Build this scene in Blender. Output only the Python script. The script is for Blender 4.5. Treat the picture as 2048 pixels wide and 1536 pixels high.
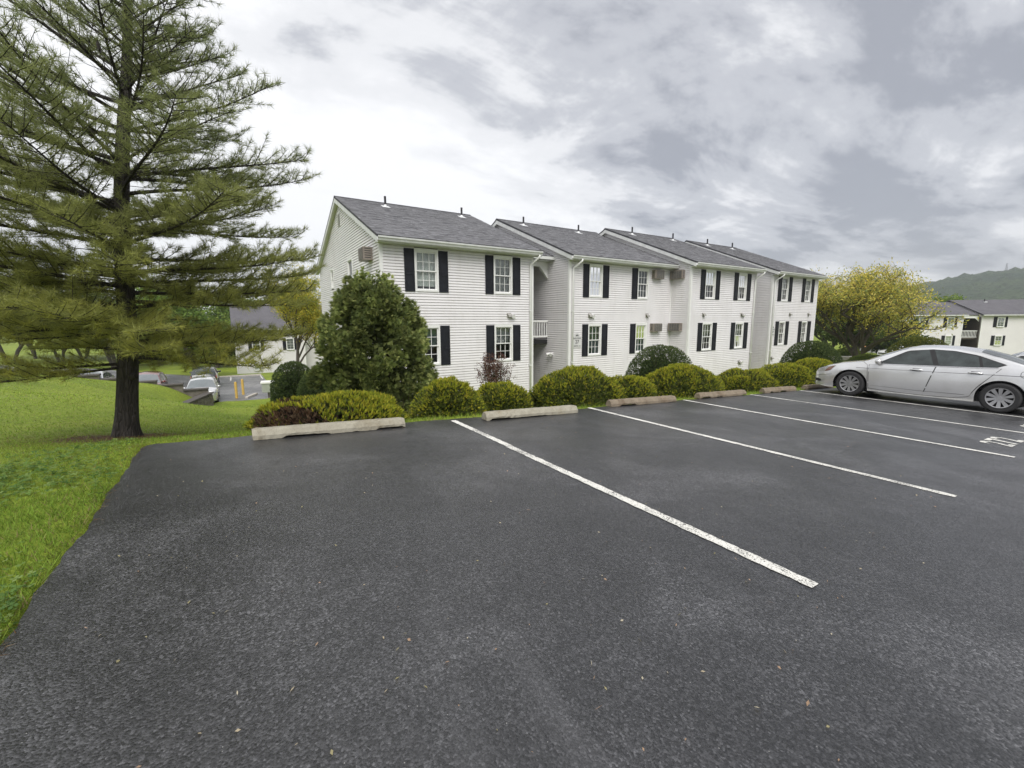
import bpy, math, random
import numpy as np
from mathutils import Vector, Matrix, noise as mnoise

for o in list(bpy.data.objects):
    bpy.data.objects.remove(o)
scene = bpy.context.scene
COL = scene.collection
random.seed(7)
RNG = np.random.default_rng(7)
R = math.radians

# ------------------------------------------------------------------ camera
EYE = 1.484
HEAD, PITCH, ROLL, FPX = R(57.6481), R(8.1691), R(-0.2401), 873.44
cam = bpy.data.objects.new('camera', bpy.data.cameras.new('camera'))
COL.objects.link(cam)
cam.data.sensor_width = 36.0
cam.data.lens = FPX / 2048 * 36.0
cam.data.clip_start = 0.05
cam.data.clip_end = 6000
_F = Vector((math.cos(HEAD), math.sin(HEAD), 0))
_Rt = Vector((math.sin(HEAD), -math.cos(HEAD), 0))
_U = Vector((0, 0, 1))
_fw = _F * math.cos(PITCH) - _U * math.sin(PITCH)
_up = _F * math.sin(PITCH) + _U * math.cos(PITCH)
_R2 = _Rt * math.cos(ROLL) + _up * math.sin(ROLL)
_u2 = _up * math.cos(ROLL) - _Rt * math.sin(ROLL)
cam.matrix_world = Matrix(((_R2.x, _u2.x, -_fw.x, 0), (_R2.y, _u2.y, -_fw.y, 0),
                           (_R2.z, _u2.z, -_fw.z, EYE), (0, 0, 0, 1)))
scene.camera = cam

def at(px, py, d):
    """photo pixel + forward distance -> world point"""
    v = _fw + _R2 * ((px - 1024) / FPX) - _u2 * ((py - 768) / FPX)
    v = v * (d / v.dot(_F))
    return Vector((v.x, v.y, v.z + EYE))

# ------------------------------------------------------------------ light
SUN_EL, SUN_AZ = R(52), R(-118)          # azimuth of the sun measured from +X
SUN_STRENGTH = 1.5
SKY_GAIN = 1.0
EXPOSURE = 1.20
sd = bpy.data.lights.new('sun', 'SUN')
sd.energy = SUN_STRENGTH
sd.angle = R(40)
sd.color = (1.0, 0.965, 0.92)
sun = bpy.data.objects.new('sun', sd)
COL.objects.link(sun)
sdir = Vector((math.cos(SUN_EL) * math.cos(SUN_AZ), math.cos(SUN_EL) * math.sin(SUN_AZ), math.sin(SUN_EL)))
sun.rotation_euler = (-sdir).to_track_quat('-Z', 'Y').to_euler()
sun.location = (0, 0, 60)

world = bpy.data.worlds.new('World')
scene.world = world
world.use_nodes = True
wn, wl = world.node_tree.nodes, world.node_tree.links
wn.clear()
def W(t, **k):
    n = wn.new(t)
    for a, b in k.items():
        setattr(n, a, b)
    return n
w_out = W('ShaderNodeOutputWorld')
w_mix = W('ShaderNodeMixShader')
w_sky = W('ShaderNodeTexSky', sky_type='NISHITA')
w_sky.sun_disc = False
w_sky.sun_elevation = SUN_EL
w_sky.sun_rotation = math.pi / 2 - SUN_AZ
w_bg1 = W('ShaderNodeBackground'); w_bg1.inputs['Strength'].default_value = 0.08
w_bg2 = W('ShaderNodeBackground'); w_bg2.inputs['Strength'].default_value = SKY_GAIN
wl.new(w_sky.outputs[0], w_bg1.inputs['Color'])
w_tc = W('ShaderNodeTexCoord')
w_sep = W('ShaderNodeSeparateXYZ')
wl.new(w_tc.outputs['Generated'], w_sep.inputs[0])
def wmath(op, a, b=None, clamp=False):
    n = W('ShaderNodeMath', operation=op); n.use_clamp = clamp
    for i, v in enumerate((a, b)):
        if v is None: continue
        if isinstance(v, (int, float)): n.inputs[i].default_value = v
        else: wl.new(v, n.inputs[i])
    return n.outputs[0]
zc = wmath('MAXIMUM', w_sep.outputs['Z'], 0.0)
den = wmath('ADD', zc, 0.26)
px_ = wmath('DIVIDE', w_sep.outputs['X'], den)
py_ = wmath('DIVIDE', w_sep.outputs['Y'], den)
w_cmb = W('ShaderNodeCombineXYZ')
wl.new(px_, w_cmb.inputs[0]); wl.new(py_, w_cmb.inputs[1])
def wnoise(scale, detail, rough, dist, loc, rot=0.0, sc=(1, 1, 1)):
    m = W('ShaderNodeMapping'); m.inputs['Location'].default_value = loc
    m.inputs['Rotation'].default_value = (0, 0, rot); m.inputs['Scale'].default_value = sc
    wl.new(w_cmb.outputs[0], m.inputs[0])
    n = W('ShaderNodeTexNoise'); n.inputs['Scale'].default_value = scale
    n.inputs['Detail'].default_value = detail; n.inputs['Roughness'].default_value = rough
    n.inputs['Distortion'].default_value = dist
    wl.new(m.outputs[0], n.inputs['Vector'])
    return n.outputs['Fac']
CLOUD_LOC = (6.7, -3.2, 0.0)
nA = wnoise(0.42, 2.0, 0.45, 0.2, CLOUD_LOC)                       # big sheets
nB = wnoise(1.0, 9.0, 0.62, 0.45, (1.3, 8.1, 0), R(58), (0.62, 1.0, 1))   # masses
nC = wnoise(2.6, 8.0, 0.62, 0.35, (5.3, 2.2, 0), R(58), (0.6, 1.0, 1))    # wisps
s1 = wmath('MULTIPLY', nA, 0.66)
s2 = wmath('MULTIPLY', nB, 0.66)
s3 = wmath('MULTIPLY', nC, 0.46)
ssum = wmath('ADD', wmath('ADD', s1, s2), s3)
w_ramp = W('ShaderNodeValToRGB')
wl.new(ssum, w_ramp.inputs[0])
cr = w_ramp.color_ramp
cr.elements[0].position = 0.77; cr.elements[0].color = (0.175, 0.182, 0.203, 1)
cr.elements[1].position = 1.0; cr.elements[1].color = (0.50, 0.50, 0.505, 1)
e = cr.elements.new(0.838); e.color = (0.275, 0.281, 0.300, 1)
e = cr.elements.new(0.908); e.color = (0.42, 0.422, 0.431, 1)
cr.interpolation = 'EASE'
wl.new(w_ramp.outputs[0], w_bg2.inputs['Color'])
w_mix.inputs[0].default_value = 0.93
wl.new(w_bg1.outputs[0], w_mix.inputs[1]); wl.new(w_bg2.outputs[0], w_mix.inputs[2])
wl.new(w_mix.outputs[0], w_out.inputs[0])

scene.view_settings.view_transform = 'Standard'
scene.view_settings.look = 'None'
scene.view_settings.gamma = 1.0
scene.view_settings.use_curve_mapping = False
scene.view_settings.exposure = EXPOSURE
scene.render.engine = 'CYCLES'

# ------------------------------------------------------------------ helpers
def tag(o, label=None, cat=None, group=None, kind=None):
    if label: o['label'] = label
    if cat: o['category'] = cat
    if group: o['group'] = group
    if kind: o['kind'] = kind
    return o

def empty(name, loc=(0, 0, 0), rz=0.0, label=None, cat=None, group=None):
    o = bpy.data.objects.new(name, None)
    COL.objects.link(o)
    o.location = loc
    o.rotation_euler = (0, 0, rz)
    o.empty_display_size = 0.2
    return tag(o, label, cat, group)

class MB:
    """collects polygons for one mesh"""
    def __init__(s):
        s.v, s.f = [], []
    def poly(s, pts):
        n = len(s.v); s.v += [tuple(p) for p in pts]; s.f.append(tuple(range(n, n + len(pts))))
    def box(s, x0, x1, y0, y1, z0, z1):
        n = len(s.v)
        s.v += [(x0, y0, z0), (x1, y0, z0), (x1, y1, z0), (x0, y1, z0), (x0, y0, z1), (x1, y0, z1), (x1, y1, z1), (x0, y1, z1)]
        s.f += [tuple(n + i for i in q) for q in ((0, 3, 2, 1), (4, 5, 6, 7), (0, 1, 5, 4), (1, 2, 6, 5), (2, 3, 7, 6), (3, 0, 4, 7))]
    def bbox(s, x0, x1, y0, y1, z0, z1, b=0.01):
        """box with chamfered vertical and top edges"""
        n = len(s.v)
        def ring(i, z):
            return [(x0 + i, y0 + b, z), (x0 + b, y0 + i, z), (x1 - b, y0 + i, z), (x1 - i, y0 + b, z),
                    (x1 - i, y1 - b, z), (x1 - b, y1 - i, z), (x0 + b, y1 - i, z), (x0 + i, y1 - b, z)]
        def ins(z):
            return [(x0 + b, y0 + b, z), (x0 + b, y0 + b, z), (x1 - b, y0 + b, z), (x1 - b, y0 + b, z),
                    (x1 - b, y1 - b, z), (x1 - b, y1 - b, z), (x0 + b, y1 - b, z), (x0 + b, y1 - b, z)]
        s.v += ring(0, z0) + ring(0, z1 - b) + [(x0 + b, y0 + b, z1), (x1 - b, y0 + b, z1), (x1 - b, y1 - b, z1), (x0 + b, y1 - b, z1)]
        for i in range(8):
            j = (i + 1) % 8
            s.f.append((n + i, n + j, n + 8 + j, n + 8 + i))
        m = n + 16
        s.f += [(n + 8, n + 9, m), (n + 9, n + 10, m + 1, m), (n + 10, n + 11, m + 1), (n + 11, n + 12, m + 2, m + 1),
                (n + 12, n + 13, m + 2), (n + 13, n + 14, m + 3, m + 2), (n + 14, n + 15, m + 3), (n + 15, n + 8, m, m + 3), (m, m + 1, m + 2, m + 3)]
        s.f.append(tuple(n + i for i in range(7, -1, -1)))
    def prism(s, prof, a, b, axis='x'):
        """extrude a closed 2-D profile along an axis"""
        def P(u, v, t):
            return {'x': (t, u, v), 'y': (u, t, v), 'z': (u, v, t)}[axis]
        n = len(s.v); k = len(prof)
        s.v += [P(u, v, a) for u, v in prof] + [P(u, v, b) for u, v in prof]
        for i in range(k):
            j = (i + 1) % k
            s.f.append((n + i, n + j, n + k + j, n + k + i))
        s.f.append(tuple(n + i for i in range(k - 1, -1, -1)))
        s.f.append(tuple(n + k + i for i in range(k)))
    def tube(s, pts, rad, sides=8, cap=True):
        pts = [Vector(p) for p in pts]
        if not hasattr(rad, '__len__'): rad = [rad] * len(pts)
        n0 = len(s.v)
        ref = Vector((0.13, 0.27, 0.95))
        for i, p in enumerate(pts):
            d = (pts[min(i + 1, len(pts) - 1)] - pts[max(i - 1, 0)])
            d = d.normalized() if d.length > 1e-9 else Vector((0, 0, 1))
            a = d.cross(ref)
            if a.length < 0.05: a = d.cross(Vector((1, 0, 0)))
            a.normalize(); b = d.cross(a)
            for k in range(sides):
                t = 2 * math.pi * k / sides
                q = p + (a * math.cos(t) + b * math.sin(t)) * rad[i]
                s.v.append(tuple(q))
        for i in range(len(pts) - 1):
            for k in range(sides):
                k2 = (k + 1) % sides
                s.f.append((n0 + i * sides + k, n0 + i * sides + k2, n0 + (i + 1) * sides + k2, n0 + (i + 1) * sides + k))
        if cap:
            s.f.append(tuple(n0 + k for k in range(sides)))
            s.f.append(tuple(n0 + (len(pts) - 1) * sides + k for k in range(sides - 1, -1, -1)))
    def map(s, fn, start=0):
        s.v = s.v[:start] + [tuple(fn(*p)) for p in s.v[start:]]
        return s
    def build(s, name, mat, parent=None, smooth=False, recalc=True):
        me = bpy.data.meshes.new(name)
        me.from_pydata(s.v, [], s.f)
        if smooth:
            me.polygons.foreach_set('use_smooth', [True] * len(me.polygons))
        if mat:
            for m in (mat if isinstance(mat, (list, tuple)) else [mat]): me.materials.append(m)
        me.update()
        if recalc:
            import bmesh
            bm = bmesh.new(); bm.from_mesh(me)
            bmesh.ops.recalc_face_normals(bm, faces=bm.faces)
            bm.to_mesh(me); bm.free()
        o = bpy.data.objects.new(name, me)
        COL.objects.link(o)
        if parent: o.parent = parent
        return o

def np_mesh(name, V, k, mat, parent=None, col=None, smooth=False):
    """V: (n*k,3) unconnected k-gons, col: (n,3) colour of each face"""
    V = np.ascontiguousarray(V, dtype=np.float32).reshape(-1, 3)
    nv = len(V); nf = nv // k
    me = bpy.data.meshes.new(name)
    me.vertices.add(nv); me.vertices.foreach_set('co', V.ravel())
    me.loops.add(nv); me.loops.foreach_set('vertex_index', np.arange(nv, dtype=np.int32))
    me.polygons.add(nf); me.polygons.foreach_set('loop_start', np.arange(0, nv, k, dtype=np.int32))
    if col is not None:
        a = me.color_attributes.new('Col', 'FLOAT_COLOR', 'POINT')
        c = np.ones((nv, 4), np.float32); c[:, :3] = np.repeat(col, k, axis=0)
        a.data.foreach_set('color', c.ravel())
    if smooth: me.polygons.foreach_set('use_smooth', np.ones(nf, bool))
    me.materials.append(mat)
    me.update(calc_edges=True)
    o = bpy.data.objects.new(name, me); COL.objects.link(o)
    if parent: o.parent = parent
    return o

def grid_mesh(name, X, Y, Zf, mat, parent=None, mask=None):
    nx, ny = len(X), len(Y)
    gx, gy = np.meshgrid(X, Y, indexing='ij')
    gz = Zf(gx, gy)
    V = np.stack([gx, gy, gz], -1).reshape(-1, 3)
    i = np.arange(nx * ny).reshape(nx, ny)
    Q = np.stack([i[:-1, :-1], i[1:, :-1], i[1:, 1:], i[:-1, 1:]], -1).reshape(-1, 4)
    if mask is not None:
        cxm = (gx[:-1, :-1] + gx[1:, 1:]) / 2; cym = (gy[:-1, :-1] + gy[1:, 1:]) / 2
        Q = Q[mask(cxm, cym).ravel()]
    me = bpy.data.meshes.new(name)
    me.vertices.add(len(V)); me.vertices.foreach_set('co', V.astype(np.float32).ravel())
    me.loops.add(Q.size); me.loops.foreach_set('vertex_index', Q.astype(np.int32).ravel())
    me.polygons.add(len(Q)); me.polygons.foreach_set('loop_start', np.arange(0, Q.size, 4, dtype=np.int32))
    me.polygons.foreach_set('use_smooth', np.ones(len(Q), bool))
    me.materials.append(mat); me.update(calc_edges=True)
    o = bpy.data.objects.new(name, me); COL.objects.link(o)
    if parent: o.parent = parent
    return o

def copy_tree(o, parent=None):
    c = o.copy(); COL.objects.link(c)
    if parent: c.parent = parent
    for ch in o.children: copy_tree(ch, c)
    return c

def text_mesh(name, body, size, mat, parent, M, bold=0.0, align='CENTER', space=1.0):
    cu = bpy.data.curves.new(name, 'FONT')
    cu.body = body; cu.size = size; cu.align_x = align; cu.align_y = 'CENTER'; cu.offset = bold; cu.space_character = space
    cu.resolution_u = 4
    t = bpy.data.objects.new('tmp_text', cu); COL.objects.link(t)
    dg = bpy.context.evaluated_depsgraph_get()
    me = bpy.data.meshes.new_from_object(t.evaluated_get(dg))
    bpy.data.objects.remove(t)
    me.transform(M); me.name = name
    me.materials.clear(); me.materials.append(mat)
    o = bpy.data.objects.new(name, me); COL.objects.link(o)
    if parent: o.parent = parent
    return o

# ------------------------------------------------------------------ materials
def newmat(name):
    m = bpy.data.materials.new(name); m.use_nodes = True
    nt = m.node_tree
    return m, nt, nt.nodes['Principled BSDF']

def N(nt, t, ins=None, **k):
    n = nt.nodes.new(t)
    for a, b in k.items(): setattr(n, a, b)
    if ins:
        for a, b in ins.items():
            if hasattr(b, 'is_output'): nt.links.new(b, n.inputs[a])
            else: n.inputs[a].default_value = b
    return n

def ramp(nt, fac, stops):
    n = nt.nodes.new('ShaderNodeValToRGB')
    nt.links.new(fac, n.inputs[0])
    el = n.color_ramp.elements
    while len(el) < len(stops): el.new(0.5)
    for e_, (p, c) in zip(el, stops):
        e_.position = p
        e_.color = (c, c, c, 1) if isinstance(c, (int, float)) else (*c, 1)
    return n.outputs[0]

def coords(nt, kind='Object'):
    return N(nt, 'ShaderNodeTexCoord').outputs[kind]

def simple(name, c, rough=0.6, var=0.15, scale=6.0, metal=0.0, spec=0.5, bump=0.0, bscale=60.0, coat=0.0):
    m, nt, b = newmat(name)
    co = coords(nt)
    n = N(nt, 'ShaderNodeTexNoise', {'Vector': co, 'Scale': scale, 'Detail': 5.0, 'Roughness': 0.6})
    lo = tuple(max(0, x * (1 - var)) for x in c); hi = tuple(min(1, x * (1 + var)) for x in c)
    nt.links.new(ramp(nt, n.outputs['Fac'], [(0.3, lo), (0.7, hi)]), b.inputs['Base Color'])
    b.inputs['Roughness'].default_value = rough
    b.inputs['Metallic'].default_value = metal
    b.inputs['Specular IOR Level'].default_value = spec
    b.inputs['Coat Weight'].default_value = coat
    b.inputs['Coat Roughness'].default_value = 0.04
    if bump:
        n2 = N(nt, 'ShaderNodeTexNoise', {'Vector': co, 'Scale': bscale, 'Detail': 4.0})
        bp = N(nt, 'ShaderNodeBump', {'Height': n2.outputs['Fac'], 'Strength': bump, 'Distance': 0.01})
        nt.links.new(bp.outputs[0], b.inputs['Normal'])
    return m

def foliage(name, rough=0.55, trans=0.25, spec=0.3):
    m, nt, b = newmat(name)
    a = N(nt, 'ShaderNodeAttribute', attribute_name='Col')
    nt.links.new(a.outputs['Color'], b.inputs['Base Color'])
    b.inputs['Roughness'].default_value = rough
    b.inputs['Specular IOR Level'].default_value = spec
    t = N(nt, 'ShaderNodeBsdfTranslucent', {'Color': a.outputs['Color']})
    mx = N(nt, 'ShaderNodeMixShader', {0: trans, 1: b.outputs[0], 2: t.outputs[0]})
    nt.links.new(mx.outputs[0], nt.nodes['Material Output'].inputs[0])
    return m

M = {}
M['leaf'] = foliage('foliage', .7, .45, .15)
M['needle'] = foliage('needles', 0.6, 0.5, .2)
M['grass'] = foliage('grass_blades', 0.6, 0.45, .2)
M['trim'] = simple('white_trim', (0.74, 0.74, 0.73), 0.45, 0.04)
M['gutter'] = simple('gutter_paint', (0.60, 0.61, 0.60), 0.5, 0.12, 3)
M['shutter'] = simple('shutter_paint', (0.010, 0.011, 0.016), 0.6, 0.4, 4, spec=.3)
M['dark'] = simple('dark_interior', (0.02, 0.02, 0.022), 0.8, 0.2)
M['black'] = simple('black_plastic', (0.012, 0.012, 0.013), 0.5, 0.2)
M['rubber'] = simple('tyre_rubber', (0.018, 0.018, 0.019), 0.75, 0.2)
M['vent'] = simple('vent_grey', (0.33, 0.32, 0.30), 0.6, 0.2)
M['acmetal'] = simple('air_conditioner_beige', (0.22, 0.19, 0.165), 0.5, 0.15)
M['pipe'] = simple('pipe_black', (0.02, 0.02, 0.024), 0.6, 0.2)
M['flash'] = simple('flashing', (0.62, 0.63, 0.64), 0.4, 0.1)
M['yellow'] = simple('yellow_paint', (0.60, 0.40, 0.10), 0.45, 0.12, 5)
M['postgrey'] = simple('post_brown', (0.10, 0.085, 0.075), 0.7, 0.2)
M['boxgrey'] = simple('mailbox_grey', (0.38, 0.40, 0.37), 0.4, 0.08, 4, metal=0.2)
M['boxtop'] = simple('mailbox_top', (0.66, 0.66, 0.63), 0.5, 0.06, 4)
M['orange'] = simple('marker_orange', (0.62, 0.32, 0.14), 0.6, 0.15, 5)
M['twig'] = simple('twig_brown', (0.085, 0.058, 0.045), 0.85, 0.3, 20)
M['deadtwig'] = simple('dead_twig', (0.16, 0.10, 0.07), 0.85, 0.35, 30)
M['steel'] = simple('tower_steel', (0.25, 0.26, 0.27), 0.6, 0.1)

def m_siding():
    m, nt, b = newmat('vinyl_siding')
    co = coords(nt)
    n = N(nt, 'ShaderNodeTexNoise', {'Vector': co, 'Scale': 0.9, 'Detail': 6.0, 'Roughness': 0.65})
    mp = N(nt, 'ShaderNodeMapping', {'Vector': co, 'Scale': (3.0, 3.0, 0.35)})
    n2 = N(nt, 'ShaderNodeTexNoise', {'Vector': mp.outputs[0], 'Scale': 2.0, 'Detail': 6.0, 'Roughness': 0.7})
    c1 = ramp(nt, n.outputs['Fac'], [(0.35, (0.685, 0.668, 0.675)), (0.65, (0.745, 0.728, 0.738))])
    c2 = ramp(nt, n2.outputs['Fac'], [(0.30, (0.93, 0.925, 0.91)), (0.5, (1, 1, 1))])
    mx = N(nt, 'ShaderNodeMix', {0: 1.0, 6: c1, 7: c2}, data_type='RGBA', blend_type='MULTIPLY')
    nt.links.new(mx.outputs[2], b.inputs['Base Color'])
    b.inputs['Roughness'].default_value = 0.42
    b.inputs['Specular IOR Level'].default_value = 0.35
    return m
M['siding'] = m_siding()

def m_wallfar():
    m, nt, b = newmat('far_siding')
    co = coords(nt)
    sp = N(nt, 'ShaderNodeSeparateXYZ', {0: co})
    w = N(nt, 'ShaderNodeMath', {0: sp.outputs['Z'], 1: 9.84}, operation='MULTIPLY')
    fr = N(nt, 'ShaderNodeMath', {0: w.outputs[0]}, operation='FRACT')
    bp = N(nt, 'ShaderNodeBump', {'Height': fr.outputs[0], 'Strength': 0.6, 'Distance': 0.012})
    bp.invert = True
    n = N(nt, 'ShaderNodeTexNoise', {'Vector': co, 'Scale': 0.5, 'Detail': 5.0})
    nt.links.new(ramp(nt, n.outputs['Fac'], [(0.3, (0.615, 0.595, 0.605)), (0.7, (0.675, 0.655, 0.665))]), b.inputs['Base Color'])
    nt.links.new(bp.outputs[0], b.inputs['Normal'])
    b.inputs['Roughness'].default_value = 0.5
    return m
M['farwall'] = m_wallfar()

def m_shingle():
    m, nt, b = newmat('asphalt_shingles')
    a = N(nt, 'ShaderNodeAttribute', attribute_name='Col')
    co = coords(nt)
    n = N(nt, 'ShaderNodeTexNoise', {'Vector': co, 'Scale': 150.0, 'Detail': 2.0})
    r = ramp(nt, n.outputs['Fac'], [(0.25, 0.7), (0.75, 1.3)])
    mx = N(nt, 'ShaderNodeMix', {0: 1.0, 6: a.outputs['Color'], 7: r}, data_type='RGBA', blend_type='MULTIPLY')
    nt.links.new(mx.outputs[2], b.inputs['Base Color'])
    b.inputs['Roughness'].default_value = 0.85
    b.inputs['Specular IOR Level'].default_value = 0.3
    return m
M['shingle'] = m_shingle()
M['roof'] = simple('roof_underlay', (0.055, 0.055, 0.062), 0.85, 0.35, 3.0)

def m_farroof():
    m, nt, b = newmat('far_roof')
    co = coords(nt)
    n = N(nt, 'ShaderNodeTexNoise', {'Vector': co, 'Scale': 1.2, 'Detail': 8.0, 'Roughness': 0.75})
    nt.links.new(ramp(nt, n.outputs['Fac'], [(0.3, (0.075, 0.073, 0.083)), (0.7, (0.125, 0.12, 0.13))]), b.inputs['Base Color'])
    b.inputs['Roughness'].default_value = 0.85
    return m
M['farroof'] = m_farroof()

def m_asphalt(name, dark, light, wet=0.5, near=True):
    m, nt, b = newmat(name)
    co = coords(nt)
    big = N(nt, 'ShaderNodeTexNoise', {'Vector': co, 'Scale': 0.55, 'Detail': 6.0, 'Roughness': 0.62, 'Distortion': 0.5})
    mid = N(nt, 'ShaderNodeTexNoise', {'Vector': co, 'Scale': 3.4, 'Detail': 6.0, 'Roughness': 0.68})
    vor = N(nt, 'ShaderNodeTexVoronoi', {'Vector': co, 'Scale': 105.0, 'Randomness': 1.0})
    fine = N(nt, 'ShaderNodeTexNoise', {'Vector': co, 'Scale': 120.0, 'Detail': 4.0, 'Roughness': 0.8})
    def mul(a, f):
        return N(nt, 'ShaderNodeMix', {0: 1.0, 6: a, 7: f}, data_type='RGBA', blend_type='MULTIPLY').outputs[2]
    c = ramp(nt, big.outputs['Fac'], [(0.36, tuple(x * .72 for x in dark)), (0.5, dark), (0.66, tuple(x * 1.25 for x in light))])
    sc_ = N(nt, 'ShaderNodeSeparateColor', {0: vor.outputs['Color']})
    c = mul(c, ramp(nt, sc_.outputs[1], [(0.0, 0.25), (0.5, 0.9), (0.88, 1.8), (1.0, 3.0)]))
    c = mul(c, ramp(nt, fine.outputs['Fac'], [(0.32, 0.35), (0.5, 1.0), (0.68, 1.75)]))
    c = mul(c, ramp(nt, mid.outputs['Fac'], [(0.3, 0.80), (0.7, 1.18)]))
    # grey scuffs left by tyres and dried puddles
    st = N(nt, 'ShaderNodeTexNoise', {'Vector': N(nt, 'ShaderNodeMapping', {'Vector': co, 'Scale': (0.9, 0.35, 1), 'Location': (3.1, 0.4, 0)}).outputs[0], 'Scale': 1.5, 'Detail': 7.0, 'Roughness': 0.7, 'Distortion': 0.8})
    sf = ramp(nt, st.outputs['Fac'], [(0.57, 0.0), (0.76, 0.42)])
    c = N(nt, 'ShaderNodeMix', {0: sf, 6: c, 7: mul((*[x * 2.1 for x in light], 1), ramp(nt, fine.outputs['Fac'], [(0.32, 0.5), (0.68, 1.4)]))}, data_type='RGBA').outputs[2]
    # pale stones showing in the binder
    sp = N(nt, 'ShaderNodeTexVoronoi', {'Vector': co, 'Scale': 34.0})
    spm = ramp(nt, sp.outputs['Distance'], [(0.05, 1.0), (0.085, 0.0)])
    spr = N(nt, 'ShaderNodeSeparateColor', {0: sp.outputs['Color']})
    spk = N(nt, 'ShaderNodeMath', {0: spr.outputs[0], 1: 0.90}, operation='GREATER_THAN')
    spf = N(nt, 'ShaderNodeMath', {0: spm, 1: spk.outputs[0]}, operation='MULTIPLY')
    c = N(nt, 'ShaderNodeMix', {0: spf.outputs[0], 6: c, 7: (0.33, 0.325, 0.31, 1)}, data_type='RGBA').outputs[2]
    nt.links.new(c, b.inputs['Base Color'])
    # damp areas are glossier
    dp = N(nt, 'ShaderNodeTexNoise', {'Vector': N(nt, 'ShaderNodeMapping', {'Vector': co, 'Location': (7.7, 2.9, 0)}).outputs[0], 'Scale': 0.7, 'Detail': 6.0, 'Roughness': 0.65, 'Distortion': 0.6})
    rg = ramp(nt, dp.outputs['Fac'], [(0.36, 0.70 - 0.28 * wet), (0.62, 0.60 - 0.30 * wet)])
    nt.links.new(rg, b.inputs['Roughness'])
    b.inputs['Specular IOR Level'].default_value = 0.9
    bp = N(nt, 'ShaderNodeBump', {'Height': vor.outputs['Distance'], 'Strength': 0.38, 'Distance': 0.006}); bp.invert = True
    bp1 = N(nt, 'ShaderNodeBump', {'Height': fine.outputs['Fac'], 'Strength': 0.3, 'Distance': 0.005, 'Normal': bp.outputs[0]})
    bp2 = N(nt, 'ShaderNodeBump', {'Height': mid.outputs['Fac'], 'Strength': 0.18, 'Distance': 0.03, 'Normal': bp1.outputs[0]})
    nt.links.new(bp2.outputs[0], b.inputs['Normal'])
    return m
M['asphalt'] = m_asphalt('asphalt', (0.026, 0.026, 0.0276), (0.046, 0.046, 0.0485), 1.0)
M['asphalt_low'] = m_asphalt('old_asphalt', (0.095, 0.095, 0.10), (0.15, 0.148, 0.15), 0.8)

def m_paint():
    m, nt, b = newmat('line_paint')
    co = coords(nt)
    n = N(nt, 'ShaderNodeTexNoise', {'Vector': co, 'Scale': 85.0, 'Detail': 4.0, 'Roughness': 0.7})
    n2 = N(nt, 'ShaderNodeTexNoise', {'Vector': co, 'Scale': 2.2, 'Detail': 5.0, 'Roughness': 0.7})
    th = N(nt, 'ShaderNodeMath', {0: n2.outputs['Fac'], 1: -0.55}, operation='MULTIPLY')
    sm = N(nt, 'ShaderNodeMath', {0: n.outputs['Fac'], 1: th.outputs[0]}, operation='ADD')
    k = ramp(nt, sm.outputs[0], [(0.10, (0.05, 0.05, 0.052)), (0.19, (0.66, 0.65, 0.60)), (0.5, (0.76, 0.75, 0.71))])
    nt.links.new(k, b.inputs['Base Color'])
    b.inputs['Roughness'].default_value = 0.65
    bp = N(nt, 'ShaderNodeBump', {'Height': n.outputs['Fac'], 'Strength': 0.6, 'Distance': 0.006})
    nt.links.new(bp.outputs[0], b.inputs['Normal'])
    return m
M['paint'] = m_paint()

def m_concrete(name, c1, c2, stain):
    m, nt, b = newmat(name)
    co = coords(nt)
    n = N(nt, 'ShaderNodeTexNoise', {'Vector': co, 'Scale': 7.0, 'Detail': 8.0, 'Roughness': 0.7})
    n2 = N(nt, 'ShaderNodeTexNoise', {'Vector': co, 'Scale': 2.0, 'Detail': 6.0, 'Roughness': 0.7, 'Distortion': 0.6})
    v = N(nt, 'ShaderNodeTexVoronoi', {'Vector': co, 'Scale': 70.0})
    c = ramp(nt, n.outputs['Fac'], [(0.3, c1), (0.7, c2)])
    s = ramp(nt, n2.outputs['Fac'], [(0.52, (1, 1, 1)), (0.70, stain)])
    mx = N(nt, 'ShaderNodeMix', {0: 1.0, 6: c, 7: s}, data_type='RGBA', blend_type='MULTIPLY')
    vv = ramp(nt, v.outputs['Distance'], [(0.1, 0.72), (0.4, 1.05)])
    mx2 = N(nt, 'ShaderNodeMix', {0: 1.0, 6: mx.outputs[2], 7: vv}, data_type='RGBA', blend_type='MULTIPLY')
    nt.links.new(mx2.outputs[2], b.inputs['Base Color'])
    b.inputs['Roughness'].default_value = 0.85
    bp = N(nt, 'ShaderNodeBump', {'Height': n.outputs['Fac'], 'Strength': 0.5, 'Distance': 0.01})
    bp2 = N(nt, 'ShaderNodeBump', {'Height': v.outputs['Distance'], 'Strength': 0.4, 'Distance': 0.004, 'Normal': bp.outputs[0]})
    nt.links.new(bp2.outputs[0], b.inputs['Normal'])
    return m
M['conc'] = m_concrete('pale_concrete', (0.24, 0.22, 0.17), (0.35, 0.33, 0.265), (0.70, 0.64, 0.54))
M['conc_brown'] = m_concrete('brown_concrete', (0.15, 0.12, 0.085), (0.25, 0.205, 0.15), (0.62, 0.52, 0.42))
M['kerb'] = m_concrete('kerb_concrete', (0.40, 0.37, 0.32), (0.50, 0.47, 0.42), (0.7, 0.68, 0.62))
M['stone'] = m_concrete('wall_stone', (0.10, 0.09, 0.075), (0.19, 0.17, 0.145), (0.6, 0.56, 0.5))
M['cap'] = m_concrete('cap_stone', (0.055, 0.05, 0.045), (0.10, 0.09, 0.082), (0.6, 0.58, 0.55))

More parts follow.
